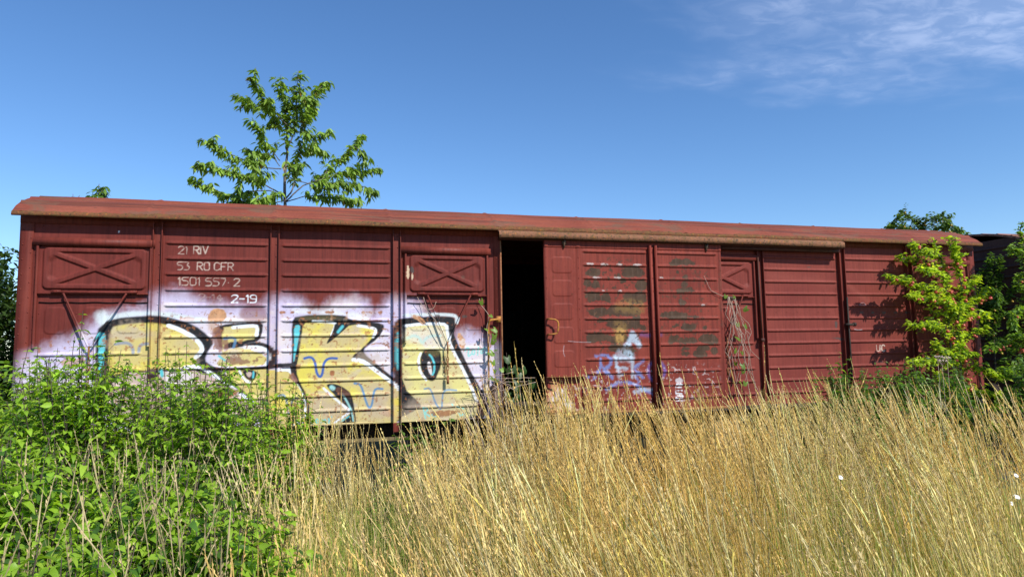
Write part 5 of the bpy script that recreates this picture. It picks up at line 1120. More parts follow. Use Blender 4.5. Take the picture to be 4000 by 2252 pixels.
def resample(pts, step):
    P = np.array(pts, float); d = np.r_[0, np.cumsum(np.linalg.norm(np.diff(P, axis=0), axis=1))]; n = max(2, int(d[-1]/step)+1)
    # smooth spline through the points
    t = np.linspace(0, d[-1], n); 
    return np.stack([np.interp(t, d, P[:, i]) for i in range(3)], -1), t/d[-1]
def pbr(D): return [(a, b, [tuple(int(q)/1000 for q in s.split(',')) for s in t.split()]) for a, b, t in D]
def wob(P, amp):
    n = len(P); w = np.cumsum(rng.normal(0, 1, (n, 3)), axis=0); w -= np.linspace(0, 1, n)[:, None]*w[-1]; return P+w*amp
def tree(name, D, bark, leafmat, label, group=None, cat='tree', L=(.09, .13), wr=.42, spacing=.08, per=(4, 7), start=.25, side=(.12, .32), sidep=.7, hang=.8, up_=.0, droop=.35, ta=(.06, .12, .02), tb=(.10, .17, .03), third=None, p3=.04, n_side=1.0, base=None, fruit=None, thick_leafless=.012, ground=True):
    B = pbr(D); root_pt = base or B[0][2][0]
    root = empty(name, root_pt, label=label, cat=cat, group=group)
    tb_ = MB(); P_, D_ = [], []; fr = []
    if ground:
        p0 = np.array(B[0][2][0]); gz = float(ground_z(p0[0], p0[1]))-.05
        if p0[2] > gz+.05: tb_.tube([(p0[0]+.05, p0[1], gz), (p0[0]-.03, p0[1]+.02, (gz+p0[2])/2), tuple(p0)], [B[0][0]*1.6, B[0][0]*1.25, B[0][0]], 8)
    for bi, (r0, r1, pts) in enumerate(B):
        P, t = resample(pts, .05); P = wob(P, .0035) if bi else P
        tb_.tube(P, r0+(r1-r0)*t, 6)
        stt = start if bi else max(start, .55)
        k = np.where(t >= stt)[0]
        s = .0
        while True:
            if len(k) == 0: break
            x = stt+s/ max(.2, np.linalg.norm(np.array(pts[-1])-np.array(pts[0])))
            if x > 1: break
            i = min(len(P)-1, int(x*(len(P)-1))); c = P[i]; T = norm(P[min(i+1, len(P)-1)]-P[max(i-1, 0)])
            tips = [c]
            if rng.uniform() < sidep*n_side and x < .93:
                ln = rng.uniform(*side)*(1.1-.6*x); d = norm(T*.6+rng.normal(0, .55, 3)+np.array([0, 0, .25])); e = c+d*ln
                tb_.tube([c, c+d*ln*.5+np.array([0, 0, .01]), e], [.0035, .003, .002], 4); tips += [c+d*ln*.55, e]
            for q in tips:
                m = rng.integers(*per)
                az = rng.uniform(0, 2*np.pi, m); o = np.stack([np.cos(az), np.sin(az), 0*az], -1)
                dd = norm(o*rng.uniform(.35, 1, (m, 1))+T*.45+np.array([0, 0, 1])*(up_-hang*rng.uniform(.3, 1.2, (m, 1))))
                P_.append(q+rng.normal(0, .018, (m, 3))); D_.append(dd)
            if fruit and rng.uniform() < fruit[1] and x < .9: fr.append(c+np.array([rng.normal(0, .03), rng.normal(-.07, .03), -.035]))
            s += spacing*rng.uniform(.7, 1.3)
    P_, D_ = np.vstack(P_), np.vstack(D_)
    cr = MB(); leaves(cr, P_, D_, rng.uniform(L[0], L[1], len(P_)), wr, droop, tints(len(P_), ta, tb, .14, third, p3))
    tb_.build('trunk', bark, root); cr.build('crown', leafmat, root, False)
    if fruit:
        n_f = 0; me = None
        for c in fr:
            for j in range(rng.integers(1, fruit[3]+1)):
                if n_f >= fruit[2]: break
                q = c+rng.normal(0, .022, 3)*(j > 0)
                if me is None:
                    b = MB(); r = fruit[4]; a = np.linspace(0, 2*np.pi, 11); ph = np.linspace(0, np.pi, 7)
                    b.grid(np.array([[(r*math.sin(p)*math.cos(w), r*math.sin(p)*math.sin(w), r*1.04*math.cos(p)-.006*math.exp(-p*6)) for w in a] for p in ph])); b.tube([(0, 0, r*.9), (.003, 0, r+.03)], .0015, 4, cap=False)
                    o = b.build('fruit', fruit[0], None); me = o.data; o.parent = root
                else:
                    o = bpy.data.objects.new('fruit', me); COL.objects.link(o); o.parent = root
                o.location = Vector(q)-Vector(root_pt); s_ = rng.uniform(.75, 1.15); o.scale = (s_, s_, s_); o.rotation_euler = (rng.normal(0, .4), rng.normal(0, .4), rng.uniform(0, 6)); n_f += 1
    return root
tree('cherry_tree', CHERRY, M['bark'], M['leafd'], 'tall open cherry tree with drooping leaves rising behind the wagon roof', L=(.095, .145), wr=.40, spacing=.058, per=(5, 8), start=.30, ta=(.15, .26, .035), tb=(.30, .44, .07), third=(.30, .16, .03), p3=.006, side=(.10, .32), sidep=.75, hang=.65)
tree('cherry_tree', TOPA, M['bark'], M['leafd'], 'larger of the two treetops peeking over the left end of the roof', L=(.085, .13), spacing=.06, per=(4, 6), start=.3, ta=(.085, .165, .028), tb=(.16, .27, .045), sidep=.3, side=(.05, .12))
tree('cherry_tree', TOPB, M['bark'], M['leafd'], 'tiny treetop just showing over the roof, left of the larger one', L=(.08, .12), spacing=.07, per=(3, 5), start=.3, ta=(.085, .165, .028), tb=(.16, .27, .045), sidep=.2, side=(.05, .1))
tree('plum_tree', APPLE, M['bark'], M['leaf'], 'bright green small tree with red fruit in front of the right end of the wagon', cat='fruit tree', L=(.06, .095), wr=.46, spacing=.024, per=(3, 6), start=.08, hang=.18, up_=.25, droop=.5, ta=(.34, .50, .03), tb=(.60, .72, .07), third=(.09, .19, .03), p3=.25, side=(.05, .17), sidep=.8, fruit=(M['fruit'], .14, 96, 3, .022))
tree('plum_tree', GAPTREE, M['barkd'], M['leaf'], 'darker thin tree growing in the gap between the two wagons', cat='fruit tree', L=(.05, .08), wr=.5, spacing=.020, per=(4, 7), start=.05, hang=.25, up_=.15, droop=.4, ta=(.07, .15, .028), tb=(.14, .25, .04), side=(.06, .2), sidep=.6, fruit=(M['fruity'], .05, 14, 1, .017))
tree('plum_tree', EDGETREE, M['bark'], M['leaf'], 'loose fruit tree at the right edge in front of the dark wagon', cat='fruit tree', L=(.05, .08), wr=.5, spacing=.022, per=(4, 7), start=.05, hang=.2, up_=.2, droop=.4, ta=(.15, .28, .03), tb=(.28, .42, .05), third=(.05, .11, .02), p3=.3, side=(.06, .16), sidep=.55, fruit=(M['fruit'], .12, 40, 3, .019))
tree('plum_tree', FARTREE, M['barkd'], M['leaf'], 'rounded tree with yellow fruit standing beyond the right end of the roof', cat='fruit tree', L=(.055, .085), wr=.6, spacing=.035, per=(4, 8), start=.05, hang=.35, up_=.1, droop=.3, ta=(.07, .14, .03), tb=(.15, .24, .05), side=(.10, .26), sidep=.8, fruit=(M['fruity'], .18, 60, 2, .022))

def shrub(x, y, h, r, n_st, label, group='green shrubs along the left foreground', L=(.046, .076), ta=(.20, .36, .028), tb=(.42, .60, .06), third=(.08, .17, .028), p3=.22, shoots=(), wr=.52, name='dogwood_shrub', cat='shrub', node=.055, low=.05, dens=1.0):
    gz = float(ground_z(x, y)); root = empty(name, (x, y, gz), label=label, cat=cat, group=group)
    st = MB(); P_, D_, S_ = [], [], []
    specs = []
    for i in range(n_st):
        a = rng.uniform(0, 2*np.pi); q = math.sqrt(rng.uniform(0, 1)); tx, ty = x+r*q*math.cos(a), y+r*q*math.sin(a)
        hh = h*(1-.45*q**3)*rng.uniform(.55 if rng.uniform() < .4 else .85, 1.04)
        specs.append((x+(tx-x)*.3, y+(ty-y)*.3, tx, ty, hh))
    for sx, sy, sh in shoots: specs.append((sx*.6+x*.4, sy*.6+y*.4, sx, sy, sh-gz))
    for bx, by, tx, ty, hh in specs:
        t = np.linspace(0, 1, 9); P = np.stack([bx+(tx-bx)*t**1.2, by+(ty-by)*t**1.2, gz-.03+hh*t], -1); P = wob(P, .012)
        st.tube(P, np.linspace(.006, .0018, 9), 4)
        nn = int(hh*(1-low)/node)
        az = rng.uniform(0, np.pi)
        for k in range(nn):
            u = low+(1-low)*(k+.5)/nn; c = np.array([np.interp(u, t, P[:, i]) for i in range(3)]); az += np.pi/2+rng.normal(0, .25)
            big = 1. if u < .93 else .6
            for sg in (0, np.pi):
                d = np.array([math.cos(az+sg), math.sin(az+sg), .55]); P_.append(c); D_.append(d); S_.append(big)
                if rng.uniform() < .34*dens and u < .92:           # side twig with leaf pairs
                    ln = rng.uniform(.06, .2); d2 = norm(d+rng.normal(0, .25, 3)); e = c+d2*ln; st.tube([c, e], [.002, .0012], 3, cap=False)
                    for w in (.5, 1.):
                        m = 3 if w == 1 else 2; aa = rng.uniform(0, 6.3)
                        for j in range(m): P_.append(c+d2*ln*w); D_.append(np.array([math.cos(aa+j*6.28/m), math.sin(aa+j*6.28/m), .4])+d2*.7); S_.append(.85)
    P_, D_, S_ = np.array(P_), np.array(D_), np.array(S_); n = len(P_)
    cr = MB(); leaves(cr, P_, D_, rng.uniform(L[0], L[1], n)*S_, wr, .75, tints(n, ta, tb, .13, third, p3), .3, .45)
    st.build('stems', M['barkd'], root); cr.build('foliage', M['leaf'], root, False)
    return n
nl = 0
SHR = [ # x, y, h, r, stems, label, shoots
 (-4.95, -5.15, .98, .55, 60, 'low leafy shrub at the bottom left corner of the picture', ()),
 (-4.25, -5.25, .90, .50, 56, 'low leafy shrub at the bottom, nearest the dry grass on its right', ()),
 (-5.60, -4.35, 1.16, .60, 66, 'leafy shrub at the left edge, behind the corner one', ()),
 (-4.75, -4.30, 1.12, .60, 70, 'broad leafy shrub in the middle of the green bank', ()),
 (-4.05, -4.35, 1.02, .45, 54, 'leafy shrub beside the first dry grass stalks', ()),
 (-5.70, -3.25, 1.34, .62, 70, 'tall leafy shrub before the lilac paint at the left end of the wagon', ((-5.15, -3.05, 1.72), (-5.55, -3.2, 1.86), (-5.42, -3.25, 1.66), (-5.9, -3.1, 1.78))),
 (-4.80, -3.15, 1.42, .55, 72, 'tallest leafy shrub with thin shoots standing up before the painted letters', ((-4.80, -3.22, 1.94), (-4.86, -3.16, 1.78), (-4.74, -3.2, 1.74), (-4.98, -3.2, 1.66), (-4.55, -3.2, 1.62), (-4.66, -3.25, 1.55))),
 (-4.05, -3.20, 1.30, .50, 64, 'leafy shrub in front of the second yellow letter', ((-4.20, -3.2, 1.74), (-3.98, -3.2, 1.62), (-3.72, -3.2, 1.36))),
 (-5.40, -2.10, 1.42, .60, 54, 'leafy shrub close to the wagon at the left', ((-5.0, -2.2, 1.66),)),
 (-3.72, -4.75, .88, .36, 34, 'small leafy shrub half hidden by the first dry stalks', ()),
 (-3.72, -2.35, 1.22, .42, 44, 'leafy shrub at the right end of the green bank, under the letter with the loop', ((-3.5, -2.4, 1.38),)),
 (-4.45, -2.05, 1.42, .60, 54, 'leafy shrub close to the wagon below the letters', ((-4.1, -2.0, 1.66), (-4.5, -2.0, 1.62))),
]
for x, y, h, r, n, lab, sh in SHR: nl += shrub(x, y, h*1.13+(.10 if y > -3.5 else 0), r, int(n*2.1), lab, shoots=sh, L=(.052, .088) if y < -4 else (.046, .076))
# pale young plant below the wagon sill, brambles at the right
nl += shrub(-2.45, -1.15, 1.42, .42, 26, 'pale green young plant growing up below the open door, under the sill', None, L=(.07, .11), ta=(.13, .24, .04), tb=(.20, .33, .06), p3=.05, shoots=((-2.6, -1.2, .98), (-2.25, -1.2, 1.02)), name='young_plant', cat='plant', node=.08, dens=.3)
for x, y, h, r, n, lab, sh in [(2.95, -1.05, 1.34, .50, 44, 'leafy bramble with one upright shoot at the foot of the wagon', ((2.88, -1.0, 1.58), (2.5, -1.0, 1.36))), (3.65, -1.10, 1.40, .50, 46, 'dense bramble under the white letters near the fruit tree', ()), (4.30, -1.15, 1.32, .48, 42, 'bramble reaching the stem of the red fruit tree', ((4.02, -1.1, 1.42),)), (5.9, -1.2, 1.25, .5, 40, 'dark bramble at the right foot of the fruit tree', ()), (5.0, -1.9, 1.05, .5, 40, 'low bramble under the fruit tree with dry stalks before it', ())]:
    nl += shrub(x, y, h+.60, r, int(n*2.3), lab, 'brambles along the foot of the wagon', L=(.05, .085), ta=(.09, .19, .03), tb=(.19, .33, .05), p3=.3, shoots=sh, wr=.62, name='bramble', cat='bramble')
# big dark shrubs / trees at the left edge
def mass_tree(name, x, y, z0, h, rx, ry, n_br, label, L=(.07, .10), ta=(.04, .085, .02), tb=(.08, .15, .03), wr=.5, per=20, cat='tree', lobes=9, bark='barkd', third=None, p3=.0):
    gz = float(ground_z(x, y)); root = empty(name, (x, y, gz), label=label, cat=cat); tr = MB(); P_, D_ = [], []
    tr.tube([(x, y, gz-.1), (x+.03, y, gz+h*.3), (x-.02, y+.02, gz+h*.75)], [.07, .05, .015], 8)
    for i in range(n_br):
        u = rng.uniform(z0, 1)**.8; a = rng.uniform(0, 6.283); prof = math.sin(min(1, (u-.0)*1.02)**1.2*math.pi*.93+.12)**.7 if u < .98 else .2
        rr_ = (.55+.45*math.sqrt(rng.uniform()))*max(.12, prof)*(1+.22*math.sin(3*a+u*9)); s = np.array([x, y, gz+h*u*.72]); e = np.array([x+rx*rr_*math.cos(a), y+ry*rr_*math.sin(a), gz+h*u])
        m_ = (s+e)/2+np.array([0, 0, .08]); tr.tube([s, m_, e], [.014, .009, .004], 4, cap=False)
        for w in np.linspace(.45, 1, 5):
            c = s*(1-w)+e*w; m = per; c = c+rng.normal(0, .085, (m, 3)); az = rng.uniform(0, 6.283, m)
            P_.append(c); D_.append(np.stack([np.cos(az), np.sin(az), rng.uniform(-.7, .4, m)], -1))
    P_, D_ = np.vstack(P_), np.vstack(D_); cr = MB(); leaves(cr, P_, D_, rng.uniform(L[0], L[1], len(P_)), wr, .35, tints(len(P_), ta, tb, .15, third, p3))
    tr.build('trunk', M[bark], root); cr.build('crown', M['leaf'], root, False); return len(P_)
nl += mass_tree('broadleaf_tree', -7.70, 1.9, .06, 3.75, 1.0, .9, 190, 'dark green dense tree behind the left end of the wagon', ta=(.035, .075, .02), tb=(.08, .14, .035))
nl += mass_tree('broadleaf_tree', -9.4, 4.2, .12, 3.6, 1.2, 1.1, 110, 'further dark tree at the left edge behind the nearer one', ta=(.035, .075, .02), tb=(.07, .13, .03))
nl += mass_tree('leafy_bush', -6.28, -1.45, .05, 2.05, .46, .5, 90, 'bright green tall bush at the left edge beside the wagon corner', ta=(.10, .20, .02), tb=(.18, .31, .03), third=(.05, .10, .02), p3=.3, cat='bush', L=(.07, .11))
for i, (x, y, h, r) in enumerate([(-14, 9, 4, 2), (-20, 14, 5, 2.6), (10.5, 6.5, 3.0, 1.5), (18, 9, 3.6, 2.2), (26, 10, 4, 2.6)]):
    nl += mass_tree('broadleaf_tree', x, y, .06, h, r, r, 90, ['dark tree standing off to the left beyond the track', 'far dark tree off to the left', 'green tree hidden behind the second wagon', 'green tree behind the second wagon, further along', 'farthest green tree behind the second wagon'][i], L=(.14, .22), per=9)

# hop vine: lobed leaves
def lobed(mb, c, r, n_, a0, tint):
    """five-lobed leaf, n_: facing normal"""
    n_ = norm(np.array(n_, float)); s = norm(np.cross(n_, (0, 0, 1.))); u = np.cross(s, n_); V = [np.array(c)+n_*r*.12]
    k = 15
    for i in range(k):
        t = i/(k-1)*2-1; a = t*2.5; lob = .62+.38*abs(math.cos(a*1.25))**1.6; lob *= 1-.25*abs(t)
        q = -math.pi/2+a+a0; p = np.array(c)+r*lob*(math.cos(q)*s+math.sin(q)*u)-n_*r*.15*lob*(1 if i % 2 else .4); V.append(p)
    mb.add(V, [(0, i, i+1) for i in range(1, k)], np.array(tint))
def vine(name, label, stems, lv, r=.05, face=(.1, -1, .35), ta=(.17, .30, .04), stem_r=.0035, mat='vinestem', base=None, group=None):
    p = base or stems[0][0]; root = empty(name, p, label=label, cat='vine', group=group)
    s = MB()
    for st in stems:
        P, t = resample(st, .03); P = wob(P, .0022); s.tube(P, stem_r, 5)
    s.build('stem', M[mat], root)
    l = MB()
    for c in lv:
        f = np.array(face)+rng.normal(0, .35, 3); lobed(l, c, r*rng.uniform(.75, 1.25), f, rng.normal(0, .5), np.array(ta)*rng.uniform(.7, 1.25))
    if lv: l.build('leaves', M['leaf'], root, False)
vine('hop_vine', 'young hop vine climbing the yellow bar left of the open doorway', [[(-1.43, -.3, 0.0), (-1.40, -.12, .95), (-1.425, -.10, 1.3), (-1.40, -.11, 1.65), (-1.43, -.10, 1.9), (-1.40, -.11, 2.03), (-1.44, -.08, 2.10), (-1.50, -.05, 2.20), (-1.508, -.05, 2.26)]],
     [(x, -.14, z) for x, z in [(-1.508, 2.22), (-1.394, 2.05), (-1.356, 1.88), (-1.451, 1.885), (-1.35, 1.81), (-1.363, 1.74), (-1.34, 1.63), (-1.40, 1.60), (-1.376, 1.49), (-1.268, 1.40), (-1.351, 1.385), (-1.40, 1.30), (-1.33, 1.27)]], r=.048)
ds = [[(1.55, -.14, 2.57), (1.64, -.15, 2.37), (1.80, -.16, 2.29), (1.90, -.12, 2.30), (2.05, -.10, 2.28)]]
for i in range(13):
    x0 = rng.uniform(1.88, 2.02); P = [(x0, -.13, 2.29)]; x = x0; e = rng.uniform(-.12, .32)
    zb = rng.choice([.95, 1.15, 1.45, 1.7])
    for k in range(1, 8): P.append((x0+e*k/7+rng.normal(0, .035), -.13-.05*math.sin(k*.45)+rng.normal(0, .012), 2.29-(2.29-zb)*k/7))
    ds.append(P)
ds.append([(2.35, -.5, 0.), (2.3, -.25, .9), (2.22, -.15, 1.2), (2.1, -.13, 1.5), (2.15, -.14, 1.9)]); ds.append([(1.95, -.3, .2), (1.97, -.16, 1.0), (1.90, -.14, 1.6)])
vine('dry_vine', 'tangle of dry pinkish vine hanging beside the right edge of the sliding door', ds, [(x, -.17, z) for x, z in [(1.85, 2.30), (1.973, 2.29), (2.16, 2.127), (2.012, 1.927), (2.121, 1.905), (2.001, 1.736), (1.966, 1.569), (2.057, 1.545), (1.948, 1.405), (2.056, 1.373), (2.06, 1.293), (2.009, 1.142), (2.084, 1.14)]], r=.05, stem_r=.0030)
vine('dry_vine', 'short dry tendrils wound round the inner flap stay above the letter', [[(-2.27, -.08, 2.28), (-2.20, -.08, 2.15), (-2.10, -.09, 2.06), (-2.05, -.1, 1.95), (-1.98, -.1, 1.82)], [(-2.20, -.08, 2.27), (-2.16, -.1, 2.12), (-2.08, -.09, 2.14), (-2.05, -.1, 2.22)], [(-2.2, -.09, 2.1), (-2.08, -.1, 2.02), (-1.97, -.1, 1.78), (-1.93, -.11, 1.6), (-1.95, -.1, 1.5)]], [], stem_r=.003)
tw = []
for i in range(16):
    x = rng.uniform(-1.62, -1.20); tw.append([(x, -.35, .3), (x+rng.normal(0, .05), -.25, .8), (x+rng.normal(0, .12), -.22, rng.uniform(1.0, 1.35)), (x+rng.normal(0, .2), -.25, rng.uniform(.9, 1.4))])
vine('dry_vine', 'grey dry twigs piled against the lower door post left of the doorway', tw, [], stem_r=.0028)
lv = []
for i in range(70):
    z = rng.uniform(.75, 1.62); x = rng.uniform(-1.18, -.62)
    if z > 1.68-(x+1.18)*1.15: continue
    lv.append((x, rng.uniform(.06, .5), z))
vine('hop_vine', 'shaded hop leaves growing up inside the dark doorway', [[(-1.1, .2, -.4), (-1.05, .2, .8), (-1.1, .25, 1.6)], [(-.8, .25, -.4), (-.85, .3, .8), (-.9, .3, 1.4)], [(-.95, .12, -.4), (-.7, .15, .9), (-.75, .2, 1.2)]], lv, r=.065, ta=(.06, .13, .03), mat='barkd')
nl += shrub(-1.0, -.62, 1.35, .26, 22, 'feathery green weed at the foot of the open doorway', None, L=(.03, .05), ta=(.08, .17, .04), tb=(.12, .22, .05), wr=.3, name='weed', cat='weed', node=.03, dens=1.2)
# dried umbel and small white flowers
for i, (x, z) in enumerate([(3.60, 1.42), (3.74, 1.40), (3.66, 1.36)]):
    r_ = empty('umbel_flower', (x, -1.75+.05*i, 0), label='dry pinkish umbel rising over the brambles by the wagon', cat='flower', group='dry umbels over the brambles')
    zz = 1.6+(z-1.6)*6.25/8.0; m = MB(); m.tube([(x, -1.75, 0), (x, -1.75, zz-.06)], .002, 4)
    hd = MB()
    for k in range(22):
        a = rng.uniform(0, 6.28); q = .05*math.sqrt(rng.uniform()); e = (x+q*math.cos(a), -1.75+q*math.sin(a), zz+rng.uniform(-.01, .01)); m.tube([(x, -1.75, zz-.06), e], .0006, 3, cap=False); hd.dome(e, .006, (0, 0, 1), 5, 1.4)
    m.build('stem', M['vinestem'], r_); hd.build('flower_head', M['umbel'], r_)
def daisy(x, y, z):
    r_ = empty('small_flower', (x, y, float(ground_z(x, y))), label='tiny white flower among the dry stalks at lower right', cat='flower', group='tiny white flowers in the grass')
    m = MB(); m.tube([(x, y, 0), (x+.01, y, z)], .0012, 4); m.build('stem', M['barkd'], r_)
    p = MB(); c = np.array((x+.01, y, z))
    for k in range(9):
        a = k*.698; d = np.array((math.cos(a), math.sin(a)*.5-.3, math.sin(a)*.7)); s = norm(np.cross(d, (0, -.8, .6)))*.003; p.add([c+d*.003-s*.6, c+d*.013-s, c+d*.013+s, c+d*.003+s*.6], [(0, 1, 2, 3)])
    p.build('petals', M['petal'], r_, False)
for x, y, z in [(.02, -5.35, .83), (.06, -5.33, .82), (-.02, -5.36, .80), (.12, -5.40, .84), (.16, -5.37, .82), (.10, -5.30, .92), (-.9, -5.2, .96), (-1.75, -5.5, .62), (-1.70, -5.48, .60)]: daisy(x, y, z)

# ------------------------------------------------------------------ grass
cxy = np.array([CAM.x, CAM.y])
def field(n, dmin, dmax, a0, a1):
    d = np.sqrt(rng.uniform(dmin**2, dmax**2, n)); a = rng.uniform(a0, a1, n); return cxy[0]+d*np.sin(a), cxy[1]+d*np.cos(a), d, a
def stalks(mb, x, y, h, lean, ldir, curve, r0, col_top, col_bot, head=True, headlen=.22, nsp=14, kind=0):
    n = len(x); K = 6; t = np.linspace(0, 1, K); z0 = ground_z(x, y)-.02
    lx, ly = np.cos(ldir)*lean, np.sin(ldir)*lean
    f = (t[None]*.30+.70*t[None]**2.4)
    P = np.stack([x[:, None]+lx[:, None]*h[:, None]*f, y[:, None]+ly[:, None]*h[:, None]*f, z0[:, None]+h[:, None]*t[None]*(1-.5*(lean[:, None]**2)*t[None])], -1)
    r = r0[:, None]*(1-.62*t[None]); a = rng.uniform(0, 2.1, n)
    V = np.zeros((n, K, 3, 3))
    for j in range(3):
        q = a+j*2.0944; V[:, :, j] = P+r[..., None]*np.stack([np.cos(q), np.sin(q), 0*q], -1)[:, None, :]
    b = (np.arange(n)*K*3)[:, None]; F = []
    for k in range(K-1):
        for j in range(3): F.append(b+np.array([[k*3+j, k*3+(j+1) % 3, (k+1)*3+(j+1) % 3, (k+1)*3+j]]))
    w = sstep(.12, .62, t)[None, :, None]; c = col_bot[:, None, :]*(1-w)+col_top[:, None, :]*w
    mb.add(V.reshape(-1, 3), np.concatenate(F), np.repeat(c.reshape(-1, 3), 3, axis=0))
    if head:
        T = norm(P[:, -1]-P[:, -2]); hl = headlen*rng.uniform(.7, 1.25, n)*np.clip(h, .5, 1.2)
        u = np.linspace(0, 1, nsp)[None]*np.ones((n, 1)); c0 = P[:, -1][:, None]-T[:, None]*(hl[:, None]*(1-u))[..., None]+T[:, None]*.0
        w4 = np.array([0, .55, 1., .1]); q4 = np.array([1., .75, .4, -.04]); rw = .0034*rng.uniform(.5, 1.25, n)
        C4 = P[:, -1][:, None]-T[:, None]*(hl[:, None]*q4[None])[..., None]; V = np.zeros((n, 4, 3, 3))
        for j in range(3):
            qa = a+j*2.0944; V[:, :, j] = C4+(rw[:, None]*w4[None])[..., None]*np.stack([np.cos(qa), np.sin(qa), 0*qa], -1)[:, None]
        b = (np.arange(n)*12)[:, None]; F = [b+np.array([[k*3+j, k*3+(j+1) % 3, (k+1)*3+(j+1) % 3, (k+1)*3+j]]) for k in range(3) for j in range(3)]
        mb.add(V.reshape(-1, 3), np.concatenate(F), np.repeat(col_top, 12, axis=0))
        az = rng.uniform(0, 6.28, (n, nsp)); el = (.16+.34*(1-u))*rng.uniform(.3, 1.5, (n, nsp)); D = norm(T[:, None]+el[..., None]*np.stack([np.cos(az), np.sin(az), 0*az], -1))
        ln = (.011+.009*np.sin(np.pi*(u*.8+.1)))*rng.uniform(.7, 1.3, (n, nsp)); S = norm(np.cross(D, rng.normal(0, 1, (n, nsp, 3))))*(ln*.16)[..., None]
        V = np.stack([c0, c0+D*(ln*.5)[..., None]+S, c0+D*ln[..., None], c0+D*(ln*.5)[..., None]-S], 2)
        ch = np.repeat((col_top[:, None]*rng.uniform(.85, 1.25, (n, nsp, 1))*np.array([1.08, 1.0, 1.0])).reshape(-1, 3), 4, axis=0)
        mb.add(V.reshape(-1, 3), (np.arange(n*nsp)*4)[:, None]+np.arange(4)[None], ch)
def blades(mb, x, y, h, bend, az, w, col):
    n = len(x); t = np.array([0, .35, .7, 1.]); z0 = ground_z(x, y)-.01; d = np.stack([np.cos(az), np.sin(az)], -1)
    f = t[None]**1.7*bend[:, None]; P = np.stack([x[:, None]+d[:, :1]*h[:, None]*f, y[:, None]+d[:, 1:]*h[:, None]*f, z0[:, None]+h[:, None]*t[None]*(1-.35*bend[:, None]*t[None])], -1)
    s = np.stack([-d[:, 1], d[:, 0], 0*az], -1)[:, None]*(w[:, None]*(1-t[None]**2*.95))[..., None]
    V = np.stack([P-s, P+s], 2); b = (np.arange(n)*8)[:, None]
    mb.add(V.reshape(-1, 3), np.concatenate([b+np.array([[2*k, 2*k+1, 2*k+3, 2*k+2]]) for k in range(3)]), np.repeat(col, 8, axis=0))
def slope_h(a, d):   # height of the sward: low and open at the left of the grass, tall towards the right
    s = sstep(.10, .30, a); return .97+.18*s
# leafy weeds standing in the grass
for i_, (x, y, h_, lab) in enumerate([(-1.75, -2.2, .80, 'green weed in the dry grass below the open doorway'), (-2.9, -3.0, .72, 'green weed at the left of the dry grass near the shrubs'), (1.0, -2.6, .75, 'green weed in the dry grass below the sliding door'), (2.6, -2.9, .85, 'green weed in the dry grass under the middle of the right half'), (1.55, -4.6, .70, 'green weed near the lower right corner'), (-2.3, -5.0, .50, 'low green weed at the bottom, just right of the shrubs')]):
    nl += shrub(x, y, h_, .26, 14, lab, 'green weeds among the dry stalks', L=(.04, .075), ta=(.16, .28, .04), tb=(.30, .44, .07), wr=.34, name='weed', cat='weed', node=.045, dens=.8)
# tall dry stalks, growing in tufts that lean together
NC = 1900
x, y, d, a = field(NC, 2.1, 7.7, -.13, .98)
s = sstep(.10, .26, a); patch = fbm(x, y, 1.1, 3, 44)
keep = (y < -.95) & (rng.uniform(0, 1, NC) < (.46+.54*s)*(.25+1.2*sstep(.40, .58, patch))) & (rng.uniform(0, 1, NC) < sstep(-.17, -.03, a)*.97+.03)
keep &= ~((y > -2.4) & (rng.uniform(0, 1, NC) < np.where(a < .30, .72, .35)))
x, y, d, a, patch, s = [q[keep] for q in (x, y, d, a, patch, s)]; nc = len(x)
cnt = rng.integers(3, 13, nc); idx = np.repeat(np.arange(nc), cnt); n = len(idx)
ra = rng.uniform(.02, .13, nc)[idx]; an = rng.uniform(0, 6.283, n); q = np.sqrt(rng.uniform(0, 1, n))
gl = fbm(x, y, .55, 2, 91); gd = fbm(x, y, .7, 2, 92)
hc = slope_h(a, d)*(.78+.40*fbm(x, y, .9, 2, 133))*rng.normal(1, .12, nc).clip(.5, 1.2)*(.92+.15*patch); hc *= .86+.14*sstep(2.0, 3.6, d)
leanc = (.05+.09*s+.22*(gl-.5)+np.abs(rng.normal(0, .06, nc))).clip(.02, .6); ldc = np.pi-.2+(gd-.5)*2.2+rng.normal(0, .3, nc)
odd = rng.uniform(0, 1, nc) < .12; ldc[odd] = rng.uniform(0, 6.28, odd.sum())
X_, Y_ = x[idx]+ra*q*np.cos(an), y[idx]+ra*q*np.sin(an)
h = hc[idx]*rng.normal(1, .08, n).clip(.6, 1.14)*np.where(rng.uniform(0, 1, n) < .16, rng.uniform(.5, .8, n), 1)
lx = leanc[idx]*np.cos(ldc[idx])+rng.normal(0, .085, n)+.10*q*np.cos(an); ly = leanc[idx]*np.sin(ldc[idx])+rng.normal(0, .06, n)+.10*q*np.sin(an)
lean, ldir = np.hypot(lx, ly), np.arctan2(ly, lx)
g = (fbm(x, y, .8, 2, 60)+rng.normal(0, .06, nc))[idx][:, None]; u = rng.uniform(0, 1, (nc, 1))[idx]
straw = np.array([.80, .59, .22])*(1-u)+np.array([.84, .69, .33])*u; gold = np.array([.82, .52, .12]); pale = np.array([.72, .66, .25])
ct = straw*(1-.6*sstep(.5, .7, g))+gold*.6*sstep(.5, .7, g); ct = ct*(1-.5*sstep(.5, .3, g))+pale*.5*sstep(.5, .3, g); cv = rng.normal(1, .16, (nc, 1)).clip(.55, 1.3)[idx]; ch_ = rng.normal(0, .05, (nc, 1))[idx]; ct = (ct*cv*rng.normal(1, .08, (n, 1)).clip(.7, 1.3)*np.hstack([1+ch_*.3, 1+0*ch_, 1-ch_*3])).clip(.02, .88)
gm = sstep(.55, .35, g)
cb = np.array([.80, .60, .12])*(1-gm)+np.array([.56, .66, .13])*gm; cb = cb*rng.normal(1, .18, (n, 1)).clip(.5, 1.35)
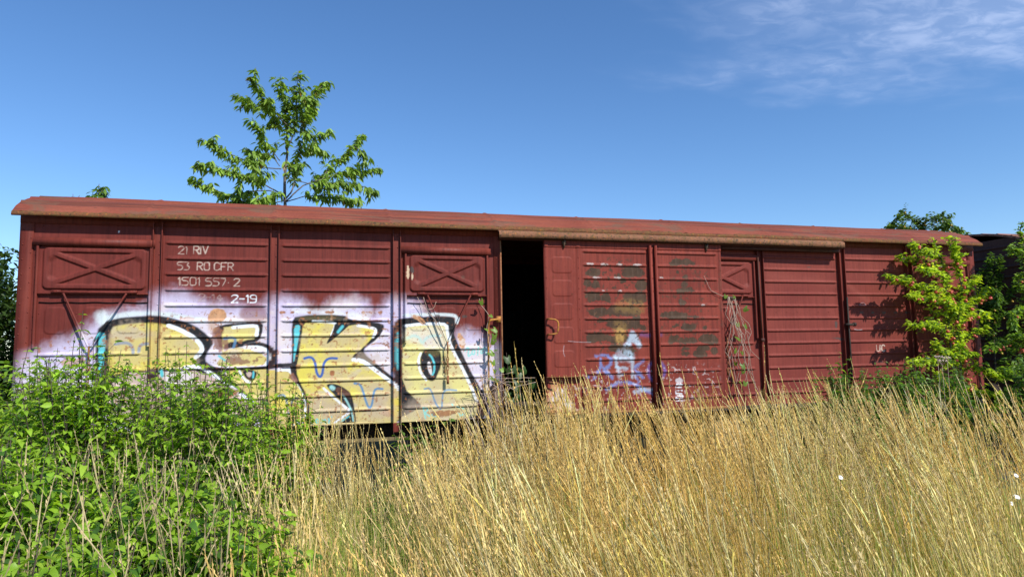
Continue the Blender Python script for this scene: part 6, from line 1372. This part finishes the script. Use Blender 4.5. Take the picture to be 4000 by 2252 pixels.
mb = MB(); stalks(mb, X_, Y_, h, lean, ldir, 1, rng.uniform(.0013, .0022, n), ct, cb, True, .21, 12)
n_st = n
# fallen, strongly bent stalks
n = 700; x, y, d, a = field(n, 2.2, 6.5, -.02, .9); u = rng.uniform(0, 1, (n, 1))
stalks(mb, x, y, rng.uniform(.5, 1.1, n), rng.uniform(.6, 1.15, n), rng.uniform(0, 6.28, n), 1, np.full(n, .0016), np.array([.62, .48, .22])*rng.uniform(.8, 1.15, (n, 1)), np.array([.55, .42, .18])*rng.uniform(.8, 1.1, (n, 1)), True, .2, 12)
# brown patch of lodged, flattened grass near the bottom centre
n = 1500; an = rng.uniform(0, 6.28, n); q = np.sqrt(rng.uniform(0, 1, n)); x, y = -2.75+.75*q*np.cos(an), -4.9+.62*q*np.sin(an)
stalks(mb, x, y, rng.uniform(.45, .85, n)*(1-.3*q), rng.uniform(.5, 1.2, n), rng.normal(-.6, 1.2, n), 1, np.full(n, .0014), np.array([.66, .46, .20])*rng.uniform(.75, 1.15, (n, 1)), np.array([.60, .40, .14])*rng.uniform(.7, 1.1, (n, 1)), True, .22, 16)
# stalks among the shrubs at the left
n = 190; x, y, d, a = field(n, 2.3, 5.2, -.42, -.06); k = rng.uniform(0, 1, n)
stalks(mb, x, y, rng.uniform(.95, 1.28, n), np.abs(rng.normal(.2, .12, n)), rng.uniform(0, 6.28, n), 1, np.full(n, .0014), np.array([.60, .50, .26])*rng.uniform(.8, 1.15, (n, 1)), np.array([.40, .40, .14])*rng.uniform(.8, 1.1, (n, 1)), True, .22, 14)
tag(mb.build('dry_grass', M['grass'], None, False), label='tall straw coloured dry grass with seed heads leaning left', cat='grass', kind='stuff')
# dry and green blades low down
mb = MB()
N = 30000; x, y, d, a = field(N, 1.8, 7.2, -.14, .98); k = (y < -.8); k &= ~((y > -3.2) & (rng.uniform(0, 1, N) < .5)); x, y, d, a = x[k], y[k], d[k], a[k]; n = len(x); u = rng.uniform(0, 1, (n, 1))
gg = sstep(.42, .62, fbm(x, y, .9, 3, 70))[:, None]*.8
dry = np.array([.62, .44, .12])*(1-u)+np.array([.70, .56, .20])*u; grn = np.array([.26, .42, .06])*(1-u)+np.array([.48, .60, .12])*u
pick = rng.uniform(0, 1, (n, 1)) < (.55+gg*.6)
col = np.where(pick, grn, dry)*rng.normal(1, .15, (n, 1)).clip(.6, 1.4)
blades(mb, x, y, rng.uniform(.22, .80, n)*(.75+.4*fbm(x, y, 1.3, 2, 12)), np.abs(rng.normal(.12, .22, n)), rng.normal(np.pi-.2, 1.5, n), rng.uniform(.0007, .0020, n), col)
tag(mb.build('grass_blades', M['grass'], None, False), label='short mixed green and dry grass blades at the foot of the tall stalks', cat='grass', kind='stuff')
# rough ground cover in the wider field so that the ground is never bare
mb = MB(); N = 16000; x = rng.uniform(-16, 24, N); y = rng.uniform(-13, 9, N); k = ((y < -.9) | (y > 4.6)) & ((np.hypot(x-CAM.x, y-CAM.y) > 6.8) | (x < -4.2) | (y < -8)) & (np.hypot(x-CAM.x, y-CAM.y) > 1.6); x, y = x[k], y[k]; n = len(x); u = rng.uniform(0, 1, (n, 1))
blades(mb, x, y, rng.uniform(.35, .95, n), np.abs(rng.normal(.25, .2, n)), rng.uniform(0, 6.28, n), rng.uniform(.003, .006, n), (np.array([.20, .24, .06])*(1-u)+np.array([.48, .38, .17])*u))
tag(mb.build('field_grass', M['grass'], None, False), label='rough grass covering the field around the wagons', cat='grass', kind='stuff')
print('leaves', nl, 'stalks', n_st)
